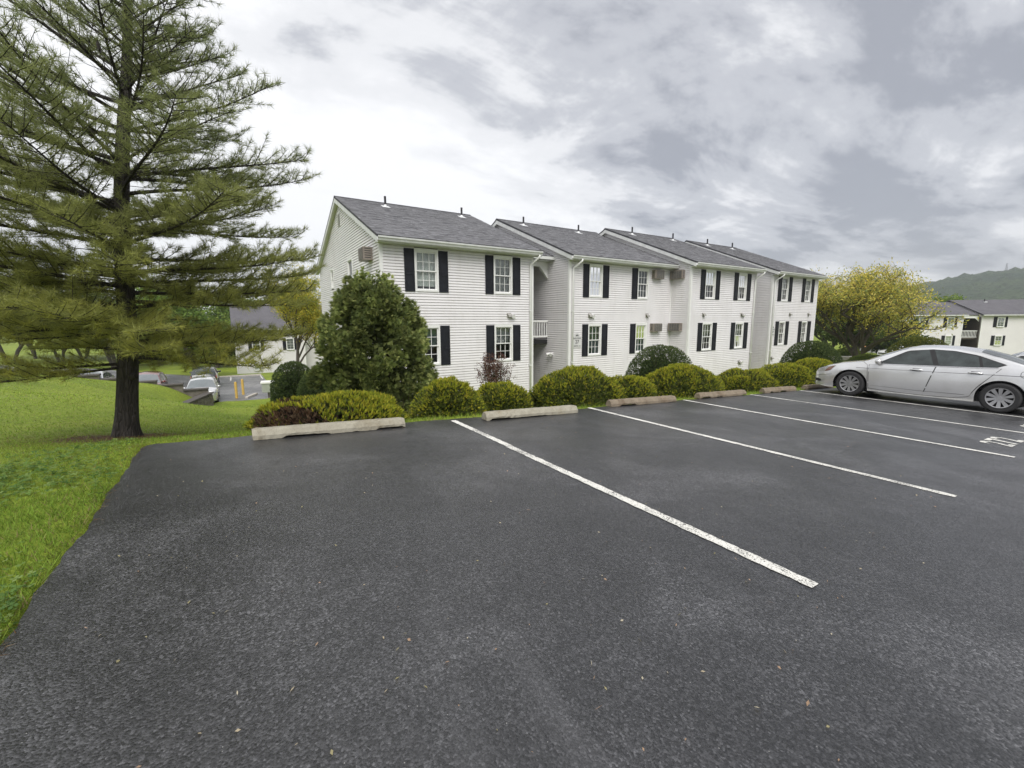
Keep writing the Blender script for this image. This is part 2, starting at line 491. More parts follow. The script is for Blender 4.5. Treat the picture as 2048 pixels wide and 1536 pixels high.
PINE = at(250, 875, 6.6)
def m_lawn():
    m, nt, b = newmat('lawn')
    g = N(nt, 'ShaderNodeNewGeometry').outputs['Position']
    n = N(nt, 'ShaderNodeTexNoise', {'Vector': g, 'Scale': 0.35, 'Detail': 6.0, 'Roughness': 0.6, 'Distortion': 0.5})
    n2 = N(nt, 'ShaderNodeTexNoise', {'Vector': g, 'Scale': 9.0, 'Detail': 6.0, 'Roughness': 0.75})
    c = ramp(nt, n.outputs['Fac'], [(0.3, (0.135, 0.190, 0.022)), (0.55, (0.195, 0.250, 0.028)), (0.75, (0.25, 0.28, 0.045))])
    f = ramp(nt, n2.outputs['Fac'], [(0.3, 0.6), (0.7, 1.35)])
    mx = N(nt, 'ShaderNodeMix', {0: 1.0, 6: c, 7: f}, data_type='RGBA', blend_type='MULTIPLY')
    # bare needle litter round the pine
    d = N(nt, 'ShaderNodeVectorMath', {0: g, 1: tuple(PINE)}, operation='DISTANCE')
    n3 = N(nt, 'ShaderNodeTexNoise', {'Vector': g, 'Scale': 3.0, 'Detail': 5.0})
    dd = N(nt, 'ShaderNodeMath', {0: n3.outputs['Fac'], 1: 1.1}, operation='MULTIPLY')
    ds = N(nt, 'ShaderNodeMath', {0: d.outputs['Value'], 1: dd.outputs[0]}, operation='SUBTRACT')
    k = ramp(nt, ds.outputs[0], [(0.0, 1.0), (0.30, 0.0)])
    br = ramp(nt, n2.outputs['Fac'], [(0.3, (0.05, 0.032, 0.02)), (0.7, (0.14, 0.09, 0.055))])
    mx2 = N(nt, 'ShaderNodeMix', {0: k, 6: mx.outputs[2], 7: br}, data_type='RGBA')
    nt.links.new(mx2.outputs[2], b.inputs['Base Color'])
    b.inputs['Roughness'].default_value = 0.8
    b.inputs['Specular IOR Level'].default_value = 0.2
    bp = N(nt, 'ShaderNodeBump', {'Height': n2.outputs['Fac'], 'Strength': 0.9, 'Distance': 0.05})
    nt.links.new(bp.outputs[0], b.inputs['Normal'])
    return m
M['lawn'] = m_lawn()

def m_bark(name, lo, hi, sc=8.0):
    m, nt, b = newmat(name)
    co = coords(nt)
    mp = N(nt, 'ShaderNodeMapping', {'Vector': co, 'Scale': (1, 1, 0.22)})
    n = N(nt, 'ShaderNodeTexNoise', {'Vector': mp.outputs[0], 'Scale': sc * 3, 'Detail': 7.0, 'Roughness': 0.7})
    v = N(nt, 'ShaderNodeTexVoronoi', {'Vector': mp.outputs[0], 'Scale': sc * 2.5}, feature='DISTANCE_TO_EDGE')
    nt.links.new(ramp(nt, n.outputs['Fac'], [(0.3, lo), (0.7, hi)]), b.inputs['Base Color'])
    b.inputs['Roughness'].default_value = 0.8
    vv = ramp(nt, v.outputs['Distance'], [(0.0, 0.0), (0.18, 1.0)])
    bp = N(nt, 'ShaderNodeBump', {'Height': vv, 'Strength': 0.8, 'Distance': 0.02})
    bp2 = N(nt, 'ShaderNodeBump', {'Height': n.outputs['Fac'], 'Strength': 0.5, 'Distance': 0.01, 'Normal': bp.outputs[0]})
    nt.links.new(bp2.outputs[0], b.inputs['Normal'])
    return m
M['bark'] = m_bark('pine_bark', (0.012, 0.010, 0.009), (0.062, 0.052, 0.043))
M['bark2'] = m_bark('tree_bark', (0.045, 0.036, 0.028), (0.12, 0.10, 0.08))

def m_glass(name, tint=(0.9, 0.95, 0.93)):
    m, nt, b = newmat(name)
    nt.nodes.remove(b)
    lw = N(nt, 'ShaderNodeFresnel', {'IOR': 1.6})
    gl = N(nt, 'ShaderNodeBsdfGlossy', {'Color': (0.95, 0.95, 0.95, 1), 'Roughness': 0.02})
    tr = N(nt, 'ShaderNodeBsdfTransparent', {'Color': (*tint, 1)})
    n = N(nt, 'ShaderNodeTexNoise', {'Vector': coords(nt), 'Scale': 1.8, 'Detail': 2.0})
    bp = N(nt, 'ShaderNodeBump', {'Height': n.outputs['Fac'], 'Strength': 0.05, 'Distance': 0.03})
    nt.links.new(bp.outputs[0], gl.inputs['Normal'])
    k = N(nt, 'ShaderNodeMath', {0: lw.outputs[0], 1: 0.02}, operation='ADD')
    mx = N(nt, 'ShaderNodeMixShader', {0: k.outputs[0], 1: tr.outputs[0], 2: gl.outputs[0]})
    nt.links.new(mx.outputs[0], nt.nodes['Material Output'].inputs[0])
    return m
M['glass'] = m_glass('window_glass', (0.80, 0.86, 0.84))

def cloth(name, c):
    return simple(name, c, 0.8, 0.25, 5.0)
M['curtain_white'] = cloth('curtain_white', (0.42, 0.42, 0.40))
M['curtain_grey'] = cloth('curtain_grey', (0.22, 0.23, 0.24))
M['curtain_green'] = cloth('curtain_green', (0.15, 0.24, 0.19))
M['curtain_dark'] = cloth('curtain_dark', (0.06, 0.065, 0.07))
M['blind'] = cloth('blind', (0.50, 0.50, 0.48))

def carpaint(name, c, metal=0.6, rough=0.27):
    m, nt, b = newmat(name)
    co = coords(nt)
    n = N(nt, 'ShaderNodeTexNoise', {'Vector': co, 'Scale': 900.0, 'Detail': 1.0})
    n2 = N(nt, 'ShaderNodeTexNoise', {'Vector': co, 'Scale': 1.6, 'Detail': 3.0, 'Roughness': 0.5})
    c1 = ramp(nt, n.outputs['Fac'], [(0.3, tuple(x * 0.97 for x in c)), (0.7, tuple(min(1, x * 1.03) for x in c))])
    dirt = ramp(nt, n2.outputs['Fac'], [(0.35, (0.86, 0.85, 0.83)), (0.6, (1, 1, 1))])
    mx = N(nt, 'ShaderNodeMix', {0: 1.0, 6: c1, 7: dirt}, data_type='RGBA', blend_type='MULTIPLY')
    nt.links.new(mx.outputs[2], b.inputs['Base Color'])
    b.inputs['Metallic'].default_value = metal
    b.inputs['Roughness'].default_value = rough
    b.inputs['Coat Weight'].default_value = 1.0
    b.inputs['Coat Roughness'].default_value = 0.03
    return m
M['silver'] = carpaint('silver_paint', (0.72, 0.725, 0.735))
M['silver2'] = carpaint('silver_suv_paint', (0.66, 0.67, 0.68))
M['red'] = carpaint('dark_red_paint', (0.16, 0.025, 0.018), 0.3)
M['darkcar'] = carpaint('charcoal_paint', (0.02, 0.025, 0.03), 0.3)
M['whitecar'] = carpaint('white_paint', (0.72, 0.72, 0.72), 0.0)
M['navy'] = carpaint('navy_paint', (0.02, 0.03, 0.05), 0.3)
M['carglass'] = simple('car_glass', (0.04, 0.048, 0.048), 0.03, 0.6, 2.2, spec=0.5, coat=0.0)
M['windscreen'] = simple('windscreen_glass', (0.10, 0.12, 0.125), 0.06, 0.2, 1.5, spec=1.0, coat=1.0)
M['alloy'] = simple('alloy', (0.40, 0.40, 0.41), 0.32, 0.1, 6, metal=0.75)
M['lamp'] = simple('headlamp', (0.26, 0.26, 0.24), 0.1, 0.3, 14, spec=0.8, coat=0.8)
M['amber'] = simple('amber_lens', (0.16, 0.075, 0.045), 0.15, 0.2, 10, coat=0.6)
M['redlens'] = simple('red_lens', (0.42, 0.012, 0.015), 0.15, 0.2, 10, coat=0.6)
M['chrome'] = simple('chrome', (0.7, 0.7, 0.71), 0.12, 0.05, metal=1.0)
M['seam'] = simple('panel_gap', (0.02, 0.02, 0.02), 0.8, 0.1)
M['signwhite'] = simple('sign_board', (0.58, 0.575, 0.575), 0.5, 0.05)
M['signtext'] = simple('sign_lettering', (0.05, 0.05, 0.055), 0.6, 0.1)

# ------------------------------------------------------------------ terrain
LOT_S = 0.0474
LOT_Y = 6.62          # far edge of the asphalt
LOT_X = -1.0          # left edge of the asphalt
def lotz(x, y=None):
    return -LOT_S * np.clip(x, -30, 34) - 0.030 * np.clip(np.asarray(x) - 34, 0, 46)
def lowz(x, y):
    x = np.asarray(x, float); y = np.asarray(y, float)
    return -3.8 - 0.16 * np.clip(x + 2, -11, 0) - 0.01 * np.clip(x + 2, 0, 20) - 0.03 * (y - 36)

ctl = []
def C_(*p): ctl.append(p)
for y in np.linspace(-14, 6.5, 9): C_(LOT_X, y, lotz(LOT_X) - .02)
for x in (0, 2, 4, 7, 10, 14, 18, 23, 28, 34, 42): C_(x, LOT_Y, lotz(x) - .02)
for q in [(250, 875, 6.6), (0, 745, 20), (60, 746, 20), (120, 750, 20), (0, 890, 5.6), (0, 800, 10.3), (150, 802, 10.6), (340, 800, 14.5), (430, 850, 10.1), (400, 826, 16.5),
          (470, 827, 14.5), (360, 812, 24), (405, 820, 26.0), (450, 808, 28.2), (500, 797, 30.2), (545, 794, 30.4), (560, 805, 23.5), (500, 850, 10.2)]:
    p = at(*q); C_(p.x, p.y, p.z)
for p in [(-8.6, 32.6, -1.22), (-6.0, 32.6, -1.8), (-3.5, 32.6, -2.36), (-12, 32.6, -.95), (-20, 32.6, -.6), (1.8, 19, -1.62), (3, 16.5, -1.9), (3, 13, -1.75), (3, 23, -2.6), (3, 29, -3.3),
          (5, 14.5, -2.5), (11, 14.5, -2.35), (18, 14, -1.9), (23, 13.4, -1.75), (29, 13.4, -1.65), (34, 13, -1.7), (2.5, 9.2, -.95), (2.5, 11, -1.5), (7, 9.5, -1.25), (13, 9.5, -1.15), (20, 9.5, -1.3), (28, 9.5, -1.4),
          (41, 15, -1.75), (60, 15, -2.8), (85, 18, -3.7), (85, 60, -3.4), (45, 60, -3.4), (20, 60, -4.3), (120, 0, -3.9), (0, 61, -4.6), (-20, 65, -3.8), (-40, 45, -1.8), (-24, 10, .15), (-12, 4, .08), (-30, 28, -.6), (-20, -15, .5), (40, 34, -2.9), (20, 34, -3.9)]:
    C_(*p)
ctl = np.array(ctl, float)
def _tps(r2): return 0.5 * r2 * np.log(r2 + 1e-9)
def _fit():
    n = len(ctl)
    d2 = ((ctl[:, None, :2] - ctl[None, :, :2]) ** 2).sum(-1)
    A = np.zeros((n + 3, n + 3)); A[:n, :n] = _tps(d2) + np.eye(n) * 0.4
    A[:n, n] = 1; A[:n, n + 1:] = ctl[:, :2]; A[n, :n] = 1; A[n + 1:, :n] = ctl[:, :2].T
    return np.linalg.solve(A, np.r_[ctl[:, 2], 0, 0, 0])
_w = _fit()
def sstep(t): t = np.clip(t, 0, 1); return t * t * (3 - 2 * t)
def rect_out(x, y, x0, x1, y0, y1):
    dx = np.maximum(np.maximum(x0 - x, x - x1), 0); dy = np.maximum(np.maximum(y0 - y, y - y1), 0)
    return np.hypot(dx, dy)
LOW = (-17, 2.4, 33.75, 57.0)
def low_out(x, y):
    return np.where(x < -1.7, rect_out(x, y, *LOW), np.minimum(rect_out(x, y, LOW[0], -1.7, LOW[2], LOW[3]), rect_out(x, y, -1.7, LOW[1], 34.9, LOW[3])))
def ground(x, y, sheets=True):
    x = np.asarray(x, float); y = np.asarray(y, float)
    xs = np.clip(x, -45, 125); ys = np.clip(y, -18, 75)
    z = np.full(xs.shape, _w[-3]) + _w[-2] * xs + _w[-1] * ys
    for (cx_, cy_, _), w_ in zip(ctl, _w[:-3]):
        z = z + w_ * _tps((xs - cx_) ** 2 + (ys - cy_) ** 2)
    z = np.clip(z, -8, 1.5)
    far = sstep((np.hypot(x - 20, y - 20) - 80) / 120)
    z = z * (1 - far) + (-4.0) * far
    if sheets:
        d = rect_out(x, y, LOT_X, 60, -70, LOT_Y)
        w_ = sstep(d / 1.0)
        z = z * w_ + (lotz(x) - np.where(d < 0.02, 0.07, 0.015)) * (1 - w_)
        d = low_out(x, y)
        w_ = sstep(d / 1.6)
        wall = (x < -1.4) & (y < 33.6)
        w_ = np.where(wall, 1.0, w_)
        z = z * w_ + (lowz(x, y) - np.where(d < 0.02, 0.10, 0.0)) * (1 - w_)
    return z
def gz(x, y): return float(ground(np.array([x]), np.array([y]))[0])

def axis(segs):
    out = []
    for a, b, s in segs: out.append(np.arange(a, b, s))
    return np.unique(np.round(np.concatenate(out + [np.array([segs[-1][1]])]), 3))
gxs = axis([(-2600, -400, 220), (-400, -60, 34), (-60, -14, 2.0), (-14, -3, .5), (-3, -.4, .1), (-.4, 36, .6), (36, 110, 2.5), (110, 400, 30), (400, 2600, 220)])
gys = axis([(-2600, -400, 220), (-400, -40, 36), (-40, 0, 2), (0, 5.9, .4), (5.9, 7.4, .1), (7.4, 32, .5), (32, 36, .15), (36, 70, 1), (70, 120, 5), (120, 400, 28), (400, 2600, 220)])
lawn = grid_mesh('lawn', gxs, gys, ground, M['lawn'])
tag(lawn, kind='structure')

# upper parking lot: slightly wavy asphalt edge
def lot_edge_x(y): return LOT_X + 0.006 * np.sin(y * 1.9) + 0.010 * np.sin(y * 4.7 + 1) + 0.008 * np.sin(y * 11.3) + 0.006 * np.sin(y * 27.0)
def lot_edge_y(x): return LOT_Y + 0.02 * np.sin(x * 0.9) + 0.015 * np.sin(x * 3.1) + 0.010 * np.sin(x * 8.3) + 0.006 * np.sin(x * 21.0)
mb = MB()
ysl = np.linspace(-70, 6.44, 900); xsl = np.linspace(-.84, 60, 600)
ring = [(lot_edge_x(y), y) for y in ysl]
for a in np.linspace(180, 90, 8)[1:-1]:
    ring.append((-.84 + .16 * math.cos(R(a)), 6.44 + .18 * math.sin(R(a))))
ring += [(x, lot_edge_y(x)) for x in xsl]
ring += [(60, -70)]
LOTT = 0.0
top = [(x, y, float(lotz(x)) + LOTT) for x, y in ring]
bot = [(x - 0.02 * (x < 0), y + 0.02 * (y > 6), float(lotz(x)) - .10) for x, y in ring]
n = len(ring)
mb.v = top + bot
mb.f.append(tuple(range(n - 1, -1, -1)))
for i in range(n):
    j = (i + 1) % n
    mb.f.append((i, j, n + j, n + i))
lot_o = mb.build('parking_lot', M['asphalt'])
tag(lot_o, kind='structure')

# lower parking lot
X = np.linspace(-17, 2.4, 40); Y = np.linspace(33.75, 57, 30)
lowlot = grid_mesh('lower_parking_lot', X, Y, lambda x, y: lowz(x, y), M['asphalt_low'], mask=lambda x, y: low_out(x, y) < 0.01)
tag(lowlot, kind='structure')

# ------------------------------------------------------------------ painted lines and numbers
def marking(name, ring_xy, dz=0.005, mat=None, zf=lotz):
    mb = MB(); mb.poly([(x, y, float(zf(x)) + dz) for x, y in ring_xy])
    return mb.build(name, mat or M['paint'])
LA = math.tan(R(0.88))
def stall_line(x, y0, y1, w=.10, wob=0.0):
    """painted stripe: a ribbon that follows the asphalt, slightly ragged"""
    ys = np.linspace(y0, y1, 60)
    mb = MB()
    L_ = []; R_ = []
    for y in ys:
        cxl = x + LA * (y - 1.2) * 0.55 + wob * math.sin(y * 2.2)
        j = 0.004 * math.sin(y * 37 + x) + 0.003 * math.sin(y * 91)
        L_.append((cxl - w / 2 - j, y)); R_.append((cxl + w / 2 + j, y))
    for i in range(len(ys) - 1):
        q = [L_[i], R_[i], R_[i + 1], L_[i + 1]]
        mb.poly([(a, b, float(lotz(a)) + .005) for a, b in q])
    o = mb.build('parking_line', M['paint'])
    tag(o, kind='structure')
    return o
stall_line(2.90, 1.10, 4.70, .096)
stall_line(2.915, 4.72, 6.50, .096)
for x, y0, y1 in [(6.02, 1.15, 6.62), (9.10, 1.22, 6.62), (12.02, 1.25, 6.60), (14.86, 1.25, 6.6), (17.9, 1.25, 6.6), (21.0, 1.25, 6.6)]:
    stall_line(x, y0, y1)
for k, (s, x) in enumerate([('272', 10.47), ('273', 13.45)]):
    Mx = Matrix.Translation((x, 1.55, float(lotz(x)) + .006)) @ Matrix.Rotation(math.atan(LOT_S), 4, 'Y') @ Matrix.Diagonal((1.15, 1.0, 1, 1))
    o = text_mesh('stall_number', s, .50, M['paint'], None, Mx, bold=.012, space=1.15)
    tag(o, kind='structure')

# ------------------------------------------------------------------ the apartment building
VW, DV, DZ = 15.435, 1.167, 0.03
ZE, ZR = 4.36, 7.03
VE, VR = 15.06, 21.48
VB = 2 * VR - VW
PITCHR = (ZR - ZE) / (VR - VE)
EXPO = 0.1016

def frame_map(P0, P1):
    """local (s along wall, n outwards, z) -> world"""
    t = Vector((P1[0] - P0[0], P1[1] - P0[1], 0)); L = t.length; t.normalize()
    nrm = Vector((t.y, -t.x, 0))
    return (lambda s, n, z: (P0[0] + t.x * s + nrm.x * n, P0[1] + t.y * s + nrm.y * n, z)), L

def siding(parent, P0, P1, zlo, zhi, holes=(), gable=None, name='siding'):
    """lapped courses; gable = (s_peak, z_eave, slope)"""
    fm, L = frame_map(P0, P1)
    V = []
    k = 0
    ztop = zhi if gable is None else gable[1] + gable[2] * max(gable[0], L - gable[0])
    while zlo + k * EXPO < ztop - 0.01:
        z0 = zlo + k * EXPO; z1 = min(z0 + EXPO, ztop); k += 1
        def lim(z):
            if gable is None or z <= gable[1]: return 0.0, L
            d = (z - gable[1]) / gable[2]
            return min(d, gable[0]), max(L - d, gable[0])
        a0, b0 = lim(z0); a1, b1 = lim(z1)
        iv = [(0.0, 1.0)]
        segs = [(a0, b0, a1, b1)]
        for (h0, h1, hz0, hz1) in holes:
            if z0 < hz1 - .02 and z1 > hz0 + .02:
                ns = []
                for (p, q, r, t_) in segs:
                    if h1 <= p or h0 >= q: ns.append((p, q, r, t_)); continue
                    if h0 > p: ns.append((p, h0, r, h0))
                    if h1 < q: ns.append((h1, q, h1, t_))
                segs = ns
        for (p, q, r, t_) in segs:
            # panels meet at lap joints every few metres
            k_ = .76
            pm, qm, zm_ = p + (r - p) * k_, q + (t_ - q) * k_, z0 + (z1 - z0) * k_
            V += [fm(p, .026, z0), fm(q, .026, z0), fm(qm, .012, zm_), fm(pm, .012, zm_)]
            V += [fm(pm, .012, zm_), fm(qm, .012, zm_), fm(t_, -.016, z1), fm(r, -.016, z1)]
            V += [fm(p, -.018, z0), fm(q, -.018, z0), fm(q, .026, z0), fm(p, .026, z0)]
    o = np_mesh(name, np.array(V), 4, M['siding'], parent)
    tag(o, kind='stuff')
    return o

def curtain(parent, fm, s0, s1, z0, z1, mat, n0=-.13, folds=7, amp=.012):
    mb = MB(); k = 28
    for i in range(k):
        a = i / k; b = (i + 1) / k
        na = n0 + amp * math.sin(a * folds * 6.28); nb = n0 + amp * math.sin(b * folds * 6.28)
        mb.poly([fm(s0 + (s1 - s0) * a, na, z0), fm(s0 + (s1 - s0) * b, nb, z0), fm(s0 + (s1 - s0) * b, nb, z1), fm(s0 + (s1 - s0) * a, na, z1)])
    return mb.build('curtain', mat, parent, smooth=True)

def window(parent, fm, s0, s1, z0, z1, cur='curtain_white', grid=(3, 2), head=.10, detail=True, curz=None, pane_mat=None, cn=-.13):
    """double-hung window: casing, two sashes, muntins, panes, curtain"""
    def B(mb, a, b, n0, n1, c, d):
        st = len(mb.v); mb.box(a, b, n0, n1, c, d); mb.map(fm, st)
    c = .065
    f = MB()
    B(f, s0, s0 + c, -.10, .034, z0, z1); B(f, s1 - c, s1, -.10, .034, z0, z1)
    B(f, s0 + c, s1 - c, -.10, .036, z1 - c - head * .5, z1); B(f, s0 + c, s1 - c, -.10, .05, z0, z0 + c)
    w = f.build('window', M['trim'], parent)
    a, b = s0 + c, s1 - c
    lo, hi = z0 + c, z1 - c - head * .5
    mid = lo + (hi - lo) * .5
    r = .04
    for (p, q, n0) in ((mid - .02, hi, -.030), (lo, mid + .02, -.058)):
        sm = MB()
        B(sm, a, a + r, n0 - .025, n0 + .025, p, q); B(sm, b - r, b, n0 - .025, n0 + .025, p, q)
        B(sm, a + r, b - r, n0 - .024, n0 + .024, p, p + r); B(sm, a + r, b - r, n0 - .024, n0 + .024, q - r, q)
        sm.build('sash', M['trim'], w)
        if detail:
            gm = MB(); gw = .009
            for i in range(1, grid[0]):
                x = a + r + (b - a - 2 * r) * i / grid[0]; B(gm, x - gw, x + gw, n0 - .006, n0 + .012, p + r, q - r)
            for i in range(1, grid[1]):
                z = p + r + (q - p - 2 * r) * i / grid[1]; B(gm, a + r, b - r, n0 - .005, n0 + .011, z - gw, z + gw)
            gm.build('muntin', M['trim'], w)
        pm = MB(); pm.poly([fm(a + r, n0 - .008, p + r), fm(b - r, n0 - .008, p + r), fm(b - r, n0 - .008, q - r), fm(a + r, n0 - .008, q - r)])
        pm.build('pane', pane_mat or M['glass'], w)
    bk = MB(); B(bk, a - .02, b + .02, -.32, -.30, lo - .02, hi + .02)
    bk.build('room_backing', M['dark'], w)
    if cur:
        zc = lo if curz is None else lo + (hi - lo) * curz
        curtain(w, fm, a, b, zc, hi, M[cur], cn, 7, .012 if cn < -.1 else .002)
    return w

def shutter(parent, fm, s0, s1, z0, z1):
    mb = MB()
    def B(a, b, n0, n1, c, d):
        st = len(mb.v); mb.box(a, b, n0, n1, c, d); mb.map(fm, st)
    e_ = .05
    B(s0, s1, .016, .034, z0, z1)
    B(s0, s0 + e_, .034, .048, z0, z1); B(s1 - e_, s1, .034, .048, z0, z1)
    zm = z0 + (z1 - z0) * .42
    for a, b in ((z0, z0 + .07), (zm - .04, zm + .04), (z1 - .07, z1)):
        B(s0 + e_, s1 - e_, .034, .047, a, b)
    for a, b in ((z0 + .10, zm - .07), (zm + .07, z1 - .10)):
        B(s0 + e_ + .03, s1 - e_ - .03, .034, .042, a, b)
    return mb.build('shutter', M['shutter'], parent)

def shingles(parent, x0, x1, ye, ze, yr, zr, seed):
    """laminated tabs laid in courses on the front slope"""
    rng = np.random.default_rng(seed)
    sl = np.array([0, yr - ye, zr - ze]); Ls = np.linalg.norm(sl); sl /= Ls
    nrm = np.array([0, -sl[2], sl[1]])
    if nrm[2] < 0: nrm = -nrm
    V = []; C = []
    e_ = .143
    k = 0
    while k * e_ < Ls - .03:
        d0 = k * e_; d1 = min(d0 + e_ + .05, Ls)
        x = x0 + rng.uniform(-.3, 0)
        while x < x1:
            w = rng.choice([.10, .15, .20, .26, .33])
            a, b = max(x, x0), min(x + w, x1); x += w
            if b - a < .01: continue
            h = .012 + rng.choice([0.0, .007])
            base = np.array([0, ye, ze])
            def P(xx, d, hh): return np.array([xx, 0, 0]) + base + sl * d + nrm * hh
            V += [P(a, d0, h), P(b, d0, h), P(b, d1, .002), P(a, d1, .002)]
            V += [P(a, d0, 0), P(b, d0, 0), P(b, d0, h), P(a, d0, h)]
            g = rng.normal(1.0, .14) * (1.12 if h > .015 else .92)
            c = np.array([.170, .170, .180]) * g
            if rng.random() < .1: c = np.array([.12, .12, .13]) * g
            C += [c, c]
        k += 1
    o = np_mesh('shingles', np.array(V), 4, M['shingle'], parent, np.clip(np.array(C), .02, .3))
    tag(o, kind='stuff')

BLD = empty('apartment_building', (0, 0, 0), 0, 'long white-sided apartment building of four gabled units with black shutters and dark shingle roofs', 'building')

CUR = ['curtain_white', 'curtain_grey', 'curtain_green', 'curtain_dark']
def unit(x0, x1, dv, dz, wins, left_gable=True, left_holes=(), base=-3.6, seed=1, gut=(True, True), left_from=None):
    yf = VW - dv; ye = VE - dv; yr = VR - dv; yb = VB - dv; ze = ZE + dz; zr = ZR + dz
    zs = ze - .20                                   # soffit
    ov = .19
    fm, L = frame_map((x0, yf), (x1, yf))
    holes = []
    for (a, b, z0, z1, *_) in wins: holes.append((a - x0, b - x0, z0 + .03, z1 - .03))
    wall = MB()
    wall.box(x0 + .06, x1 - .06, yb - .15, yb, base, zs)                # rear wall
    wall.box(x1 - .15, x1 - .005, yf + .1, yb - .16, base, zs)            # right party wall
    wo = wall.build('wall', M['farwall'], BLD)
    # right gable triangle
    g = MB(); g.prism([(yf, zs), (yb, zs), (yr, zr - .12)], x1 - .1, x1 - .01, 'x'); g.build('gable_wall', M['farwall'], BLD)
    siding(BLD, (x0, yf), (x1, yf), base, zs + .02, holes)
    if left_gable:
        Lg = yb - yf
        zg = ze - .02 + (yf - ye) * PITCHR - .10
        siding(BLD, (x0, yb), (x0, yf), base, zs, [(yb - h1, yb - h0, z0 + .03, z1 - .03) for (h0, h1, z0, z1) in left_holes],
               gable=(yb - yr, zg, PITCHR))
    # corner boards
    for (xc, s) in ((x0, 1), (x1, -1)):
        m_ = MB()
        m_.box(min(xc - s * .022, xc + s * .085), max(xc - s * .022, xc + s * .085), yf - .030, yf - .004, base, zs)
        m_.box(min(xc - s * .028, xc - s * .004), max(xc - s * .028, xc - s * .004), yf - .004, yf + .085, base, zs)
        m_.build('corner_board', M['trim'], BLD)
    # roof slabs
    ro = MB(); th = .07
    X0, X1 = x0 - ov, x1 + ov
    ro.prism([(ye, ze), (yr, zr), (2 * yr - ye, ze), (2 * yr - ye, ze - th), (yr, zr - th - .01), (ye, ze - th)], X0, X1, 'x')
    roof = ro.build('roof', M['roof'], BLD)
    shingles(roof, X0, X1, ye - .015, ze - .006, yr, zr, seed)
    rc = MB(); rc.prism([(yr - .13, zr - .13 * PITCHR + .022), (yr, zr + .028), (yr + .13, zr - .13 * PITCHR + .022), (yr, zr + .010)], X0, X1, 'x')
    rc.build('ridge_cap', M['roof'], roof)
    # rake boards and soffits
    for (xa, xb) in ((X0 + .004, X0 + .03), (X1 - .03, X1 - .004)):
        rk = MB()
        for sgn in (1, -1):
            pr = [(yr - sgn * (yr - ye), ze - th - .005), (yr, zr - th - .012), (yr, zr - th - .20), (yr - sgn * (yr - ye), ze - th - .18)]
            st = len(rk.v); rk.prism(pr if sgn == 1 else pr[::-1], xa, xb, 'x')
        rk.build('rake_board', M['gutter'], roof)
    for (xa, xb) in ((X0 + .03, x0 - .004), (x1 + .004, X1 - .03)):
        rs = MB()
        for sgn in (1, -1):
            pr = [(yr - sgn * (yr - ye), ze - th - .09), (yr, zr - th - .10), (yr, zr - th - .12), (yr - sgn * (yr - ye), ze - th - .11)]
            rs.prism(pr, xa, xb, 'x')
        rs.build('rake_soffit', M['trim'], roof)
    so = MB(); so.box(X0 + .03, X1 - .03, ye + .03, yf + .03, zs - .02, zs)
    so.build('soffit', M['gutter'], roof)
    fa = MB(); fa.box(X0 + .03, X1 - .03, ye + .005, ye + .029, zs - .015, ze - th - .002)
    fa.build('fascia', M['trim'], roof)
    # k-style gutter
    gp = [(ye + .002, ze - .19), (ye - .07, ze - .19), (ye - .09, ze - .13), (ye - .12, ze - .10), (ye - .125, ze - .045), (ye - .11, ze - .045), (ye - .10, ze - .09), (ye - .06, ze - .165), (ye + .002, ze - .165)]
    gu = MB(); gu.prism(gp, X0 + .01, X1 - .01, 'x'); gu.build('gutter', M['gutter'], roof)
    # windows
    for i, w_ in enumerate(wins):
        a, b, z0, z1, cur, shs = w_[:6]
        cz = w_[6] if len(w_) > 6 else None
        window(BLD, lambda s, n_, z, x0=x0, yf=yf: (s, yf - n_, z), a, b, z0, z1, cur, curz=cz)
        for (sa, sb) in shs:
            shutter(BLD, lambda s, n_, z, yf=yf: (s, yf - n_, z), sa, sb, z0 - .01, z1 - .035)
    return roof

UZ0, UZ1, LZ0, LZ1 = 2.57, 4.09, -.14, 1.37
def W2(list_, dz):
    out = []
    for (a, b, lvl, cur, sh, *r) in list_:
        z0, z1 = (UZ0, UZ1) if lvl else (LZ0, LZ1)
        out.append((a, b, z0 + dz, z1 + dz, cur, sh, *r))
    return out
A_w = W2([(5.66, 6.57, 1, 'curtain_white', [(5.28, 5.65), (6.58, 6.95)], .10), (8.92, 9.80, 1, 'curtain_white', [(8.54, 8.91), (9.81, 10.18)], .0),
          (5.66, 6.57, 0, 'curtain_green', [(5.28, 5.65), (6.58, 6.96)], .5), (8.93, 9.81, 0, 'curtain_white', [(8.55, 8.92), (9.82, 10.18)], .48)], 0)
B_w = W2([(13.98, 14.82, 1, 'curtain_dark', [(13.61, 13.97), (14.83, 15.22)], .0), (17.19, 18.0, 1, 'curtain_grey', [(16.78, 17.18)], .0),
          (13.97, 14.82, 0, 'curtain_green', [(13.61, 13.96), (14.83, 15.20)], .0), (17.15, 17.97, 0, 'curtain_green', [(16.76, 17.14)], .0)], 0)
C_w = W2([(20.97, 21.86, 1, 'curtain_white', [(20.58, 20.96), (21.87, 22.24)], .45), (23.98, 24.82, 1, 'curtain_white', [(23.58, 23.97), (24.83, 25.22)], .5),
          (20.92, 21.80, 0, 'curtain_white', [(20.54, 20.91), (21.81, 22.18)], .5), (23.93, 24.79, 0, 'curtain_grey', [(23.54, 23.92), (24.80, 25.2)], .3)], DZ)
D_w = W2([(28.66, 29.48, 1, 'curtain_white', [(28.24, 28.65), (29.49, 29.9)], .5), (31.6, 32.38, 1, 'curtain_white', [(31.2, 31.59), (32.39, 32.78)], .0),
          (28.66, 29.44, 0, 'curtain_dark', [(28.26, 28.65), (29.45, 29.86)], .0), (31.52, 32.28, 0, 'curtain_dark', [(31.12, 31.51), (32.29, 32.76)], .0)], DZ + .05)
